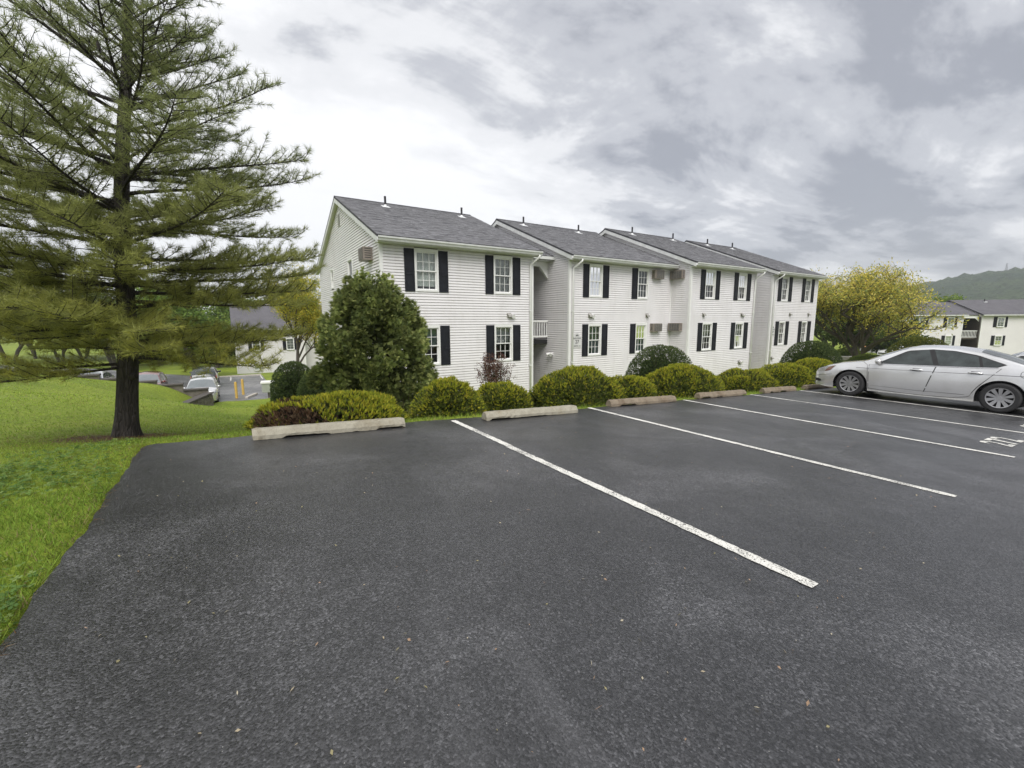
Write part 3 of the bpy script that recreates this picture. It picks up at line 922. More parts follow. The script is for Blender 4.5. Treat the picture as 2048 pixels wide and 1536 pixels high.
XA, XB_, XC, XD = (4.457, 10.83), (12.83, 19.80), (19.81, 25.77), (27.63, 33.31)
# gable windows of the near end: (y0, y1, z0, z1)
GW = [(19.45, 20.35, 2.62, 4.20), (23.55, 24.25, 3.15, 4.18), (19.45, 20.35, -.1, 1.4), (23.55, 24.25, .3, 1.4)]
unit(*XA, 0, 0, A_w, True, GW, seed=11)
unit(*XB_, 0, 0, B_w, True, seed=12)
unit(*XC, DV, DZ, C_w, True, seed=13, base=-3.0)
unit(*XD, DV, DZ, D_w, True, seed=14, base=-3.0)
gmap = lambda s, n_, z: (XA[0] - n_, VB - s, z)
for (y0, y1, z0, z1) in GW:
    window(BLD, gmap, VB - y1, VB - y0, z0, z1, 'curtain_white', grid=(1, 1), detail=False, curz=.45)
# louvre in the gable peak
lv = MB(); lv.box(XA[0] - .04, XA[0] - .004, 21.25, 21.75, 5.75, 6.35); vo = lv.build('gable_vent', M['gutter'], BLD)
for k in range(7):
    sl_ = MB(); z = 5.80 + k * .075
    sl_.prism([(XA[0] - .065, z), (XA[0] - .04, z + .05), (XA[0] - .04, z + .04), (XA[0] - .065, z - .01)], 21.29, 21.71, 'y'); sl_.build('slat', M['vent'], vo)

def downspout(x, yf, ze, zb, side):
    mb = MB()
    w_ = .038
    path = [(x + side * .22, yf - .43, ze - .19), (x + side * .20, yf - .42, ze - .27), (x + side * .02, yf - .10, ze - .52), (x, yf - .075, ze - .60), (x, yf - .075, zb)]
    mb.tube(path, [.045] * 5, 8)
    o = mb.build('downspout', M['trim'], BLD, smooth=True)
    for z in (1.9, -.4):
        s_ = MB(); s_.box(x - .06, x + .06, yf - .125, yf - .022, z, z + .03); s_.build('strap', M['trim'], o)
downspout(XA[1] - .16, VW, ZE, -2.6, 1)
downspout(XB_[0] + .16, VW, ZE, -2.6, 1)
downspout(XC[1] - .16, VW - DV, ZE + DZ, -2.2, 1)
downspout(XD[0] + .16, VW - DV, ZE + DZ, -2.2, 1)

# breezeways with stair landings
def breezeway(xa, xb, dv, dz):
    y = 17.0 - dv; ze = 4.46 + dz
    ro = MB(); ys = y - .42; yr = VR - dv
    zr = ze + (yr - ys) * PITCHR
    ro.prism([(ys, ze), (yr, zr), (2 * yr - ys, ze), (2 * yr - ys, ze - .07), (yr, zr - .08), (ys, ze - .07)], xa - .004, xb + .004, 'x')
    r_ = ro.build('roof', M['roof'], BLD)
    shingles(r_, xa, xb, ys - .01, ze - .004, yr, zr, int(xa * 10))
    gu = MB(); gu.box(xa + .02, xb - .02, ys - .12, ys - .005, ze - .18, ze - .05); gu.build('gutter', M['gutter'], r_)
    so = MB(); so.box(xa + .02, xb - .02, ys + .005, y + 7, ze - .22, ze - .20); so.build('soffit', M['gutter'], r_)
    # header board with clipped corners
    hd = MB(); c = .52
    z1 = ze - .225; z0 = z1 - .22
    hd.prism([(xa + .02, z1), (xb - .02, z1), (xb - .02, z0 - c), (xb - .07, z0 - c), (xb - c, z0), (xa + c, z0), (xa + .07, z0 - c), (xa + .02, z0 - c)][::-1], y + .02, y + .11, 'y')
    hd.build('header_board', M['trim'], BLD)
    for s in (1, -1):
        e0 = (xb - .07, z0 - c) if s == 1 else (xa + .07, z0 - c); e1 = (xb - c, z0) if s == 1 else (xa + c, z0)
        tb = MB(); tb.prism([e0, e1, (e1[0] + s * .05, e1[1] + .01), (e0[0] + s * .045, e0[1] - .01)], y - .03, y + .016, 'y'); tb.build('brace_trim', M['trim'], BLD)
    # landing, railing
    sl = MB(); sl.box(xa + .02, xb - .02, y + .02, y + 3.2, .40, .60); sl.build('landing', M['black'], BLD)
    rl = MB(); rl.box(xa + .02, xb - .03, y - .03, y + .06, 1.44, 1.53)
    ra = rl.build('railing', M['trim'], BLD)
    rb_ = MB(); rb_.box(xa + .02, xb - .03, y - .02, y + .05, .72, .80); rb_.build('bottom_rail', M['trim'], ra)
    nb = int((xb - xa) / .14)
    for i in range(nb):
        xx = xa + .09 + i * .14
        b_ = MB(); b_.box(xx, xx + .038, y - .005, y + .035, .802, 1.438); b_.build('baluster', M['trim'], ra)
    bw = MB(); bw.box(xa, xb, y + 6.2, y + 6.3, -3.2, ze - .25); bw.build('back_wall', M['farwall'], BLD)
    for z0_ in (.61, -2.15):
        dr = MB(); dr.box(xa + .25, xa + 1.15, y + 6.13, y + 6.19, z0_, z0_ + 2.0); dr.build('door', M['postgrey'], BLD)
    # stairs down behind the landing
    for i in range(9):
        st = MB(); st.box(xa + .1, xa + .95, y + .4 + i * .26, y + .66 + i * .26, -1.5 - .0 + (-i) * .001 - .05 + .2 * i - .6, -1.5 + .2 * i - .6 + .001)
        st.build('stair_tread', M['black'], BLD)
breezeway(XA[1], XB_[0], 0, 0)
breezeway(XC[1], XD[0], DV, DZ)
# siding on the right-hand wall of unit A and C inside the breezeways is out of view

# plumbing vents on the roofs
def roof_vent(x, dv, dz, yoff):
    y = VR - dv - yoff; z = ZR + dz - yoff * PITCHR
    mb = MB(); mb.tube([(x, y, z - .05), (x, y, z + .46)], .05, 10)
    p = mb.build('vent_pipe', M['pipe'], BLD, smooth=False)
    fl = MB(); fl.prism([(y - .20, z - .20 * PITCHR + .022), (y + .14, z + .14 * PITCHR + .022), (y + .14, z + .14 * PITCHR + .034), (y - .20, z - .20 * PITCHR + .034)], x - .17, x + .17, 'x')
    fl.build('flashing', M['flash'], p)
    co = MB(); co.tube([(x, y, z - .02), (x, y, z + .10)], [.10, .055], 10); co.build('collar', M['flash'], p)
for (x, dv, dz, yo) in [(6.25, 0, 0, 1.0), (10.05, 0, 0, 1.0), (13.75, 0, 0, 1.0), (17.65, 0, 0, 1.0), (20.9, DV, DZ, 1.0), (24.7, DV, DZ, 1.0), (28.4, DV, DZ, 1.0), (31.4, DV, DZ, 1.0)]:
    roof_vent(x, dv, dz, yo)

# wall vents and flood lights
def wall_vent(x, yf, z, two=False):
    mb = MB()
    mb.box(x - .10, x + .10, yf - .035, yf - .012, z - .10, z + .11)
    v = mb.build('wall_vent', M['vent'], BLD)
    h = MB(); h.prism([(yf - .035, z + .09), (yf - .14, z + .01), (yf - .15, z - .06), (yf - .135, z - .06), (yf - .125, z + .0), (yf - .035, z + .06)], x - .09, x + .09, 'x'); h.build('hood', M['vent'], v)
    if two:
        t = MB(); t.tube([(x + .17, yf - .01, z - .02), (x + .17, yf - .12, z - .05)], [.075, .085], 12); t.build('duct_outlet', M['trim'], v, smooth=False)
for x, z, dv, two in [(9.63, 1.72, 0, True), (14.05, 1.73, 0, True), (17.95, 1.74, 0, False), (20.95, 1.78, DV, False), (24.5, 1.80, DV, True), (29.9, 1.84, DV, False), (32.3, 1.85, DV, False),
                      (20.9, -.98, DV, False), (24.55, -.90, DV, True), (28.1, -.84, DV, False)]:
    wall_vent(x, VW - dv, z, two)
# floodlight on the breezeway wall
fb = MB(); fb.box(XB_[0] - .05, XB_[0] - .014, 16.55, 16.69, -.13, .0); fl = fb.build('flood_light', M['trim'], BLD)
for s in (-1, 1):
    h_ = MB(); h_.tube([(XB_[0] - .05, 16.62 + s * .03, -.03), (XB_[0] - .10, 16.62 + s * .08, -.05), (XB_[0] - .24, 16.62 + s * .16, -.10)], [.025, .045, .075], 10); h_.build('lamp_head', M['trim'], fl, smooth=False)

# through-wall air conditioners
def ac_unit(fm, s0, s1, z0, z1, dep, label=None):
    def BX(mb, *a):
        st = len(mb.v); mb.box(*a); mb.map(fm, st)
    mb = MB(); BX(mb, s0, s1, -.05, dep, z0, z1)
    o = mb.build('air_conditioner', M['acmetal'], BLD)
    g = MB(); BX(g, s0 + .10, s1 - .03, dep + .003, dep + .010, z0 + .03, z1 - .03); go = g.build('grille', M['black'], o)
    for i in range(9):
        z = z0 + .05 + (z1 - z0 - .10) * i / 8
        f_ = MB(); BX(f_, s0 + .10, s1 - .03, dep + .010, dep + .022, z - .006, z + .006); f_.build('fin', M['vent'], o)
    for i in range(5):
        sx = s0 + .10 + (s1 - s0 - .13) * i / 4
        f_ = MB(); BX(f_, sx - .008, sx + .008, dep + .0225, dep + .028, z0 + .03, z1 - .03); f_.build('louvre_bar', M['acmetal'], o)
    for k_ in range(5):
        z = z0 + .08 + k_ * (z1 - z0 - .14) / 4
        for ss in (s0 - .004, s1):
            f_ = MB(); BX(f_, ss, ss + .004, .08, dep - .06, z - .012, z + .012); f_.build('side_slot', M['dark'], o)
ac_unit(gmap, VB - 16.95, VB - 16.30, 3.68, 4.13, .36)
fB = lambda s, n_, z: (s, VW - n_, z)
fC = lambda s, n_, z: (XC[0] - n_, VW - DV + (VW - (VW - DV)) - s, z)
ac_unit(fB, 18.22, 18.90, 3.60, 4.03, .24)
ac_unit(fB, 18.22, 18.90, .93, 1.34, .24)
fC = lambda s, n_, z: (XC[0] - n_, VW - .02 - s, z)
ac_unit(fC, .05, .78, 3.62, 4.05, .24)
ac_unit(fC, .05, .78, .94, 1.35, .24)

# basement windows
for (x, dv, z) in [(23.9, DV, -1.62), (29.0, DV, -1.35)]:
    window(BLD, lambda s, n_, zz, dv=dv: (s, VW - dv - n_ - .02, zz), x, x + .8, z, z + .42, None, grid=(2, 1), head=0, detail=True)

# building number boards
def number_board(x0, x1, z0, z1, dv):
    y = VW - dv - .03
    mb = MB(); cx_ = (x0 + x1) / 2; w_ = x1 - x0; h_ = z1 - z0
    mb.prism([(x0, z0), (x1, z0), (x1, z0 + h_ * .76), (cx_ + w_ * .28, z0 + h_ * .80), (cx_ + w_ * .2, z0 + h_ * .97), (cx_, z1), (cx_ - w_ * .2, z0 + h_ * .97), (cx_ - w_ * .28, z0 + h_ * .80), (x0, z0 + h_ * .76)], y - .012, y + .01, 'y')
    o = mb.build('number_board', M['signwhite'], BLD)
    def T(b, s, z, bold=.0):
        Mx = Matrix.Translation((cx_, y - .016, z)) @ Matrix.Rotation(math.pi / 2, 4, 'X')
        text_mesh('lettering', b, s, M['signtext'], o, Mx, bold)
    T('BUILDING', w_ * .18, z0 + h_ * .64, .002)
    T('27', w_ * .40, z0 + h_ * .40, .004)
    T('UNITS 1-8', w_ * .165, z0 + h_ * .13, .002)
    tr = MB()                                     # little pine emblem on top
    for k in (-1, 0, 1):
        xx = cx_ + k * w_ * .09; zz = z0 + h_ * (.83 if k else .86)
        tr.prism([(xx - w_ * .06, zz - h_ * .04), (xx + w_ * .06, zz - h_ * .04), (xx, zz + h_ * .08)], y - .017, y - .0125, 'y')
    tr.build('emblem', M['signtext'], o)
number_board(12.98 + .04, 13.57, .26, .94, 0)
number_board(27.80, 28.20, .52, 1.14, DV)

# ------------------------------------------------------------------ the two other buildings
def far_building(name, origin, ax, length, label, units, floors, ze, zr, base, depth, setb=0.0):
    """simplified sister building; ax = unit vector along its front, front faces the right of ax"""
    o = empty(name, (0, 0, 0), 0, label, 'building')
    ax = Vector((ax[0], ax[1], 0)).normalized()
    fmw = lambda s, n_, z: (origin[0] + ax.x * s + ax.y * n_, origin[1] + ax.y * s - ax.x * n_, z)
    def BX(mb, *a):
        st = len(mb.v); mb.box(*a); mb.map(fmw, st)
    def PR(mb, prof, a, b):
        st = len(mb.v); mb.prism(prof, a, b, 'x'); mb.map(fmw, st)
    for (s0, s1, back, kind, wx) in units:
        f = -back
        if kind == 'unit':
            w = MB(); BX(w, s0, s1, f - depth, f, base, ze - .15)
            PR(w, [(f, ze - .16), (f - depth / 2, zr - .25), (f - depth, ze - .16)], s0 + .01, s1 - .01)
            w.build('wall', M['farwall'], o)
            r = MB(); PR(r, [(f + .4, ze), (f - depth / 2, zr), (f - depth - .4, ze), (f - depth - .4, ze - .12), (f - depth / 2, zr - .12), (f + .4, ze - .12)], s0 - .2, s1 + .2)
            ro = r.build('roof', M['farroof'], o)
            g = MB(); BX(g, s0 - .2, s1 + .2, f + .405, f + .52, ze - .17, ze - .05); g.build('gutter', M['gutter'], ro)
            for xx in (s0 + (s1 - s0) * .3, s0 + (s1 - s0) * .75):
                vp = MB(); zz = zr - .9 * (zr - ze) / (depth / 2)
                st = len(vp.v); vp.tube([(xx, f - depth / 2 + .9, zz), (xx, f - depth / 2 + .9, zz + .45)], .06, 8); vp.map(fmw, st); v_ = vp.build('vent_pipe', M['pipe'], o)
                fl_ = MB(); BX(fl_, xx - .2, xx + .2, f - depth / 2 + .75, f - depth / 2 + 1.15, zz - .06, zz + .05); fl_.build('flashing', M['flash'], v_)
            for c_ in (s0, s1 - .1):
                cb = MB(); BX(cb, c_, c_ + .1, f - .05, f + .02, base, ze - .16); cb.build('corner_board', M['trim'], o)
            for x in wx:
                for (z0, z1) in floors:
                    wfm = lambda s, n_, z, f=f: fmw(s, f + n_ + .10, z)
                    sm = (z1 - z0) < 1.0
                    wd = window(o, wfm, x - .45, x + .45, z0, z1, random.choice(['blind', 'blind', 'curtain_white', 'curtain_grey']), grid=(2, 2), detail=True, cn=-.073, curz=random.choice([0, .5]))
                    bk = MB(); BX(bk, x - .47, x + .47, f + .002, f + .02, z0, z1); bk.build('window_reveal', M['dark'], wd)
                    if not sm:
                        for sx in (x - .84, x + .47):
                            shutter(o, lambda s, n_, z, f=f: fmw(s, f + n_, z), sx, sx + .37, z0, z1 - .02)
        else:
            # recessed breezeway; dark side panels and back wall stand in for its shade
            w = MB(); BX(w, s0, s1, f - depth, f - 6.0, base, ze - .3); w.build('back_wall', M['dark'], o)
            r = MB(); PR(r, [(f - .3, ze - .02), (f - depth / 2, zr - .3), (f - depth, ze - .02), (f - depth, ze - .14), (f - depth / 2, zr - .42), (f - .3, ze - .14)], s0 + .19, s1 - .19)
            r.build('roof', M['farroof'], o)
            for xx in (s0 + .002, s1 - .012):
                iw = MB(); BX(iw, xx, xx + .01, f - 5.99, f - .12, base, ze - .3); iw.build('shade_panel', M['postgrey'], o)
            h = MB(); hz = ze - .16
            PR(h, [(f - .45, hz), (f - .40, hz), (f - .40, hz - .35), (f - .45, hz - .35)], s0 + .01, s1 - .01)
            h.build('header_board', M['trim'], o)
            for (xx, s_) in ((s0 + .01, 1), (s1 - .01, -1)):
                b_ = MB(); st = len(b_.v)
                b_.prism([(xx, hz - .352), (xx + s_ * .5, hz - .352), (xx, hz - .85)], f - .45, f - .40, 'y'); b_.map(fmw, st); b_.build('brace', M['trim'], o)
            l = MB(); BX(l, s0 + .01, s1 - .01, f - 5.9, f - .5, hz - 3.25, hz - 3.05); l.build('landing', M['postgrey'], o)
            rl = MB(); BX(rl, s0 + .01, s1 - .01, f - .45, f - .38, hz - 2.15, hz - 2.05); ra = rl.build('railing', M['trim'], o)
            br = MB(); BX(br, s0 + .01, s1 - .01, f - .44, f - .39, hz - 3.0, hz - 2.92); br.build('bottom_rail', M['trim'], ra)
            k = int((s1 - s0) / .18)
            for i in range(k):
                b_ = MB(); xx = s0 + .08 + i * .18; BX(b_, xx, xx + .05, f - .43, f - .40, hz - 2.919, hz - 2.151); b_.build('baluster', M['trim'], ra)
    return o, fmw

# behind on the right
pR0 = at(1806, 690, 62); pR1 = at(2048, 690, 60)
axR = (pR1 - pR0); axR.z = 0; LR = axR.length; axR.normalize()
def sR(px): return LR * (px - 1806) / (2048 - 1806)
FZ = 2.13
rbld, rfm = far_building('apartment_building', (pR0.x, pR0.y), (axR.x, axR.y), LR, 'pale apartment building with a central stair opening and balcony rail beyond the silver sedan',
    [(0, sR(1922), 0, 'unit', [sR(1838), sR(1896)]), (sR(1922), sR(1958), 0, 'way', []), (sR(1958), sR(2160), 0, 'unit', [sR(1995), sR(2064), sR(2120)])],
    [(.42, 1.82), (-2.1, -.72)], 2.16, 4.35, -4.2, 11.0)
# below on the left
pL = at(475, 747, 52)
lbld, lfm = far_building('apartment_building', (pL.x, pL.y), (1, 0), 30, 'white-sided building with basement windows across the lower parking lot, seen past the pine',
    [(0, 7.6, 0, 'unit', [2.2, 5.9]), (7.7, 15.5, 1.6, 'unit', [2.0 + 7.7, 13.0])], [(-1.95, -.45), (-4.35, -3.60)], .75, 3.9, -5.4, 11.0)

# ------------------------------------------------------------------ wheel stops
def wheel_stop(x0, x1, y, mat, label, seed, broken=False):
    rng = random.Random(seed)
    hz = .135; dp = .19
    k = 36
    prof = [(0, 0), (0, .055), (.035, .112), (.055, hz), (dp - .055, hz), (dp - .035, .112), (dp, .055), (dp, 0)]
    mb = MB(); np_ = len(prof)
    chip = [0.0] * (k + 1)
    c = 0.0
    for i in range(k + 1):
        if rng.random() < .22: c = rng.uniform(0, .032) if rng.random() < .5 else 0
        chip[i] = c
    chip[0] = chip[k] = 0.0
    for i in range(k + 1):
        t = i / k; x = x0 + (x1 - x0) * t
        endi = .018 if i in (0, k) else 0
        zc = float(lotz(x)) + .004
        for j, (a, b) in enumerate(prof):
            jx = rng.uniform(-.003, .003); a2 = a + rng.uniform(-.004, .004); b2 = b + rng.uniform(-.003, .003)
            if j == 0: b2 = chip[i]; a2 += chip[i] * .2
            if j == 7: b2 = 0
            if endi: a2 = a + (dp / 2 - a) * .10; b2 = b * .93 if b else b2
            mb.v.append((x + jx, y + a2, zc + b2))
    for i in range(k):
        for j in range(np_):
            j2 = (j + 1) % np_
            mb.f.append((i * np_ + j, i * np_ + j2, (i + 1) * np_ + j2, (i + 1) * np_ + j))
    mb.f.append(tuple(range(np_ - 1, -1, -1))); mb.f.append(tuple(k * np_ + j for j in range(np_)))
    o = mb.build('wheel_stop', mat)
    return tag(o, label, 'wheel stop', 'concrete wheel stops along the lot edge')
wheel_stop(.10, 2.09, 6.31, M['conc'], 'long pale concrete wheel stop at the lot corner below the half-dead juniper', 1)
wheel_stop(3.46, 5.46, 6.25, M['conc'], 'pale concrete wheel stop in front of the two small round junipers', 2)
wheel_stop(6.60, 8.73, 6.50, M['conc_brown'], 'brown weathered wheel stop just right of the big sprawling juniper', 3)
wheel_stop(9.76, 11.85, 6.58, M['conc_brown'], 'rusty brown wheel stop with worn top, fourth from the lawn', 4)
wheel_stop(12.85, 14.69, 6.60, M['conc_brown'], 'grey-brown wheel stop, the last whole one before the silver sedan', 5)
wheel_stop(15.40, 17.3, 6.62, M['conc_brown'], 'wheel stop mostly hidden under the nose of the silver sedan', 6)

# ------------------------------------------------------------------ leaf builders
def unit_rand(n, rng):
    v = rng.normal(size=(n, 3)); return v / np.linalg.norm(v, axis=1, keepdims=True)
def frames(D, rng):
    """two vectors perpendicular to each direction in D, randomly spun"""
    r = unit_rand(len(D), rng)
    A = np.cross(D, r); A /= np.linalg.norm(A, axis=1, keepdims=True) + 1e-9
    return A, np.cross(D, A)
def blades(P, D, L, Wd, rng):
    """one thin triangle from P along D*L with width Wd"""
    A, _ = frames(D, rng)
    h = A * (Wd[:, None] / 2)
    return np.stack([P - h, P + h, P + D * L[:, None]], 1)
def leafquads(P, D, L, Wd, rng, fold=.25):
    A, B = frames(D, rng)
    m = P + D * (L * .5)[:, None]
    h = A * (Wd / 2)[:, None]; u = B * (Wd * fold)[:, None]
    return np.stack([P, m + h + u, P + D * L[:, None], m - h + u], 1)
def lumps(D, seed, freq=3.0, n=7):
    r = np.random.default_rng(seed); s = np.zeros(len(D))
    for i in range(n):
        k = unit_rand(1, r)[0] * freq * r.uniform(.6, 2.2)
        s += np.sin(D @ k * 2 + r.uniform(0, 6.28)) / n
    return s * 1.6

def mound(name, label, cat, c, rx, ry, h, n, size, cols, tipcols, seed, tipfrac=.5, sink=.12, rough=.14, power=2.3, kk=4, spread=.7, group=None, upb=.35, dead=None, freq=3.2, zg=None, tri_w=.36):
    """clipped or spreading shrub: a dome of leafy sprigs over twigs"""
    rng = np.random.default_rng(seed)
    z0 = gz(c[0], c[1]) if zg is None else zg
    root = empty(name, (c[0], c[1], z0), 0, label, cat, group)
    D = unit_rand(int(n * 1.9), rng); D = D[D[:, 2] > -.28][:n]; n = len(D)
    pads = unit_rand(int(70 * (rx + ry) / 2 / .8 + 20), np.random.default_rng(seed + 5))
    F1 = np.arccos(np.clip((D @ pads.T).max(1), -1, 1)); F1 = F1 / np.percentile(F1, 95)
    lm = np.clip(1 - F1 ** 1.6, -.6, 1) * 1.2 - .45 + .45 * lumps(D, seed + 5, freq)
    rad = 1 + rough * lm
    # super-ellipsoid
    q = (np.abs(D[:, 0]) ** power + np.abs(D[:, 1]) ** power + np.abs(D[:, 2]) ** power) ** (-1 / power)
    depth = rng.uniform(0, 1, n) ** 2 * .16
    S = D * (q * rad * (1 - depth))[:, None]
    P = S * np.array([rx, ry, h]); 
    Nn = S / np.array([rx, ry, h]); Nn /= np.linalg.norm(Nn, axis=1, keepdims=True)
    P[:, 2] = np.maximum(P[:, 2], -sink * h + rng.uniform(0, .05, n))
    Pk = np.repeat(P, kk, 0); Nk = np.repeat(Nn, kk, 0)
    dr = Nk + unit_rand(n * kk, rng) * spread; dr[:, 2] += upb
    dr /= np.linalg.norm(dr, axis=1, keepdims=True)
    L = size * rng.uniform(.6, 1.35, n * kk)
    T = blades(Pk, dr, L, L * tri_w, rng)
    cols = np.array(cols); tipcols = np.array(tipcols)
    pick = cols[rng.integers(0, len(cols), n)]
    tip = tipcols[rng.integers(0, len(tipcols), n)]
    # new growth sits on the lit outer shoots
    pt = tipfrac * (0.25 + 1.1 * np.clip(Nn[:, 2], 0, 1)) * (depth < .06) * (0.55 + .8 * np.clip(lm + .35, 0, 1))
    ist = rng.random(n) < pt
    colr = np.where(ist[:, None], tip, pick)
    if dead is not None:
        dm = dead(P[:, 0] / rx, P[:, 1] / ry, P[:, 2] / h) * (rng.random(n) < .93)
        dm = dm.astype(bool)
        dc = np.array([(.13, .078, .045), (.18, .115, .07), (.085, .052, .035), (.20, .14, .09)])[rng.integers(0, 4, n)]
        colr = np.where(dm[:, None], dc, colr)
        drop = np.repeat(dm & (rng.random(n) < .45), kk)
        T = T[~drop]; colk = np.repeat(colr, kk, 0)[~drop]
    else:
        colk = np.repeat(colr, kk, 0)
    colk = colk * rng.uniform(.75, 1.25, (len(colk), 1))
    fo = np_mesh('foliage', T.reshape(-1, 3), 3, M['leaf'], root, colk)
    # inner twigs
    mb = MB(); rr = random.Random(seed)
    nt_ = 46 if dead is None else 130
    for i in range(nt_):
        a = rr.uniform(0, 6.28); e_ = rr.uniform(.05, 1.45)
        d = Vector((math.cos(a) * math.cos(e_) * rx, math.sin(a) * math.cos(e_) * ry, math.sin(e_) * h)) * rr.uniform(.8, .97)
        if dead is not None and rr.random() < .7:
            d = Vector((-rx * rr.uniform(.15, .95), -ry * rr.uniform(.3, .95), h * rr.uniform(.1, .75)))
            if (d.x / rx) ** 2 + (d.y / ry) ** 2 + (d.z / h) ** 2 > .95: d *= .8
        b = Vector((rr.uniform(-.15, .15) * rx, rr.uniform(-.15, .15) * ry, -.05))
        m_ = (b + d) / 2 + Vector((rr.uniform(-.1, .1), rr.uniform(-.1, .1), rr.uniform(.0, .12) * h))
        mb.tube([b, m_, d], [.014, .009, .004], 4, cap=False)
    mb.build('stems', M['twig'] if dead is None else M['deadtwig'], root)
    # dense inner growth so the ground does not show through
    nc = max(600, n // 5)
    Dc = unit_rand(nc * 2, rng); Dc = Dc[Dc[:, 2] > -.1][:nc]
    Pc = Dc * np.array([rx, ry, h]) * rng.uniform(.55, .84, (len(Dc), 1))
    Lc = np.full(len(Dc), size * 2.6)
    Tc = leafquads(Pc, unit_rand(len(Dc), rng), Lc, Lc * .9, rng)
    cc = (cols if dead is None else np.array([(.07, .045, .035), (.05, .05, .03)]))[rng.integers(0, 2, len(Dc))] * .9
    np_mesh('inner_growth', Tc.reshape(-1, 3), 4, M['leaf'], root, cc)
    return root

JUN = [(0.100, 0.131, 0.032), (0.134, 0.166, 0.038), (0.080, 0.108, 0.032), (0.150, 0.154, 0.050)]
JTIP = [(0.373, 0.384, 0.037), (0.298, 0.335, 0.035), (0.447, 0.410, 0.050), (0.235, 0.273, 0.031)]
YEW = [(0.059, 0.090, 0.034), (0.076, 0.110, 0.038), (0.052, 0.078, 0.031), (0.093, 0.128, 0.047)]
YTIP = [(0.120, 0.158, 0.051), (0.099, 0.135, 0.048)]
BOX = [(0.048, 0.080, 0.022), (0.067, 0.099, 0.026), (0.038, 0.064, 0.019)]
# rough outline for every juniper
GJ = 'spreading junipers along the lot edge'
mound('juniper_shrub', 'low wide juniper with bare brown dead twigs on its left half, at the lot corner', 'shrub', (1.22, 7.35), 1.10, .85, .52, 9000, .062, JUN, JTIP, 21, .85, group=GJ,
      dead=lambda x, y, z: (x < -.14 + .12 * np.sin(z * 6)) & (z < .84 + .1 * np.sin(x * 9)) & (y < .6) & (x > -.97), zg=-.22)
mound('juniper_shrub', 'round lime-tipped juniper, left one of the close pair behind the second wheel stop', 'shrub', (3.36, 7.65), .66, .66, .80, 6500, .055, JUN, JTIP, 22, .75, group=GJ, zg=-.46)
mound('juniper_shrub', 'smaller round juniper leaning right, right one of the close pair behind the second wheel stop', 'shrub', (4.68, 7.8), .60, .56, .62, 5200, .055, JUN, JTIP, 23, .7, group=GJ, zg=-.46)
mound('juniper_shrub', 'tiny brownish juniper clump at the foot of the white downspout', 'shrub', (5.75, 8.4), .24, .24, .30, 1400, .05, [(.06, .05, .025), (.05, .04, .02)], [(.10, .09, .03)], 24, .3, group=GJ, zg=-.55)
mound('juniper_shrub', 'big dark sprawling juniper in front of the stair opening', 'shrub', (6.72, 7.75), 1.10, .95, .88, 11000, .062, JUN, JTIP, 25, .52, group=GJ, zg=-.58, rough=.13)
mound('juniper_shrub', 'low yellow-green juniper spreading right of the big dark one, above the brown wheel stop', 'shrub', (8.15, 7.55), .72, .60, .60, 5200, .058, JUN, JTIP, 26, .75, group=GJ, zg=-.52)
mound('juniper_shrub', 'peaked juniper in front of the dark clipped dome', 'shrub', (10.6, 7.75), 1.35, .95, .90, 10500, .062, JUN, JTIP, 27, .60, group=GJ, zg=-.72, power=2.0, rough=.12)
mound('juniper_shrub', 'flat juniper with brown patches behind the worn brown wheel stop', 'shrub', (13.7, 7.8), 1.35, .85, .78, 8500, .062, JUN + [(.075, .055, .03)], JTIP, 28, .62, group=GJ, zg=-.90, power=2.0, rough=.14)
mound('juniper_shrub', 'broad lime juniper left of the sedan nose', 'shrub', (17.2, 8.2), 1.5, .95, .88, 9000, .065, JUN, JTIP, 29, .72, group=GJ, zg=-1.08, rough=.13)
mound('juniper_shrub', 'juniper just beyond the sedan headlamp', 'shrub', (19.6, 8.3), 1.2, .9, .98, 6500, .07, JUN, JTIP, 30, .68, group=GJ, zg=-1.15, rough=.14)
GD = 'dark clipped dome shrubs'
mound('dome_shrub', 'large dark green dome shrub clipped round in front of the inner corner with air conditioners', 'shrub', (13.2, 10.6), 1.25, 1.2, 1.75, 12000, .052, YEW, YTIP, 31, .6, group=GD, zg=-1.18, rough=.035, power=2.2, spread=.9)
mound('dome_shrub', 'large dark green dome shrub clipped round at the far end of the building', 'shrub', (24.8, 10.6), 1.45, 1.35, 1.78, 11000, .06, YEW, YTIP, 32, .6, group=GD, zg=-1.36, rough=.035, power=2.2, spread=.9)
mound('dome_shrub', 'dark green round shrub, the leftmost and farthest beside the gable wall', 'shrub', (1.85, 18.95), .82, .82, 1.48, 7000, .055, YEW, YTIP, 33, .5, group=GD, zg=-1.55, rough=.03, power=2.4, spread=.9)
mound('dome_shrub', 'dark green round shrub in the middle of the three beside the gable wall', 'shrub', (2.62, 17.0), .90, .9, 1.40, 7000, .055, YEW, YTIP, 34, .5, group=GD, zg=-1.62, rough=.03, power=2.4, spread=.9)
mound('dome_shrub', 'low dark round shrub nearest the big arborvitae, right of the three', 'shrub', (3.0, 14.7), .95, .9, 1.25, 7000, .052, YEW, YTIP, 35, .5, group=GD, zg=-1.72, rough=.03, power=2.4, spread=.9)
p = at(1838, 706, 24)
mound('hedge_shrub', 'wide olive hedge mound behind the roof of the silver sedan', 'shrub', (p.x, p.y), 2.2, 1.4, 1.85, 9000, .075, [(.075, .095, .025), (.09, .11, .028), (.06, .08, .022)], [(.19, .20, .04), (.15, .17, .035)], 36, .5, zg=-1.35, rough=.05, spread=.9)
p = at(1735, 722, 27)
mound('hedge_shrub', 'low bright hedge between the yellow tree trunk and the sedan bonnet', 'shrub', (p.x, p.y), 2.4, .9, .85, 6000, .07, BOX, [(.10, .13, .03), (.08, .11, .025)], 37, .6, zg=-1.55, rough=.07)
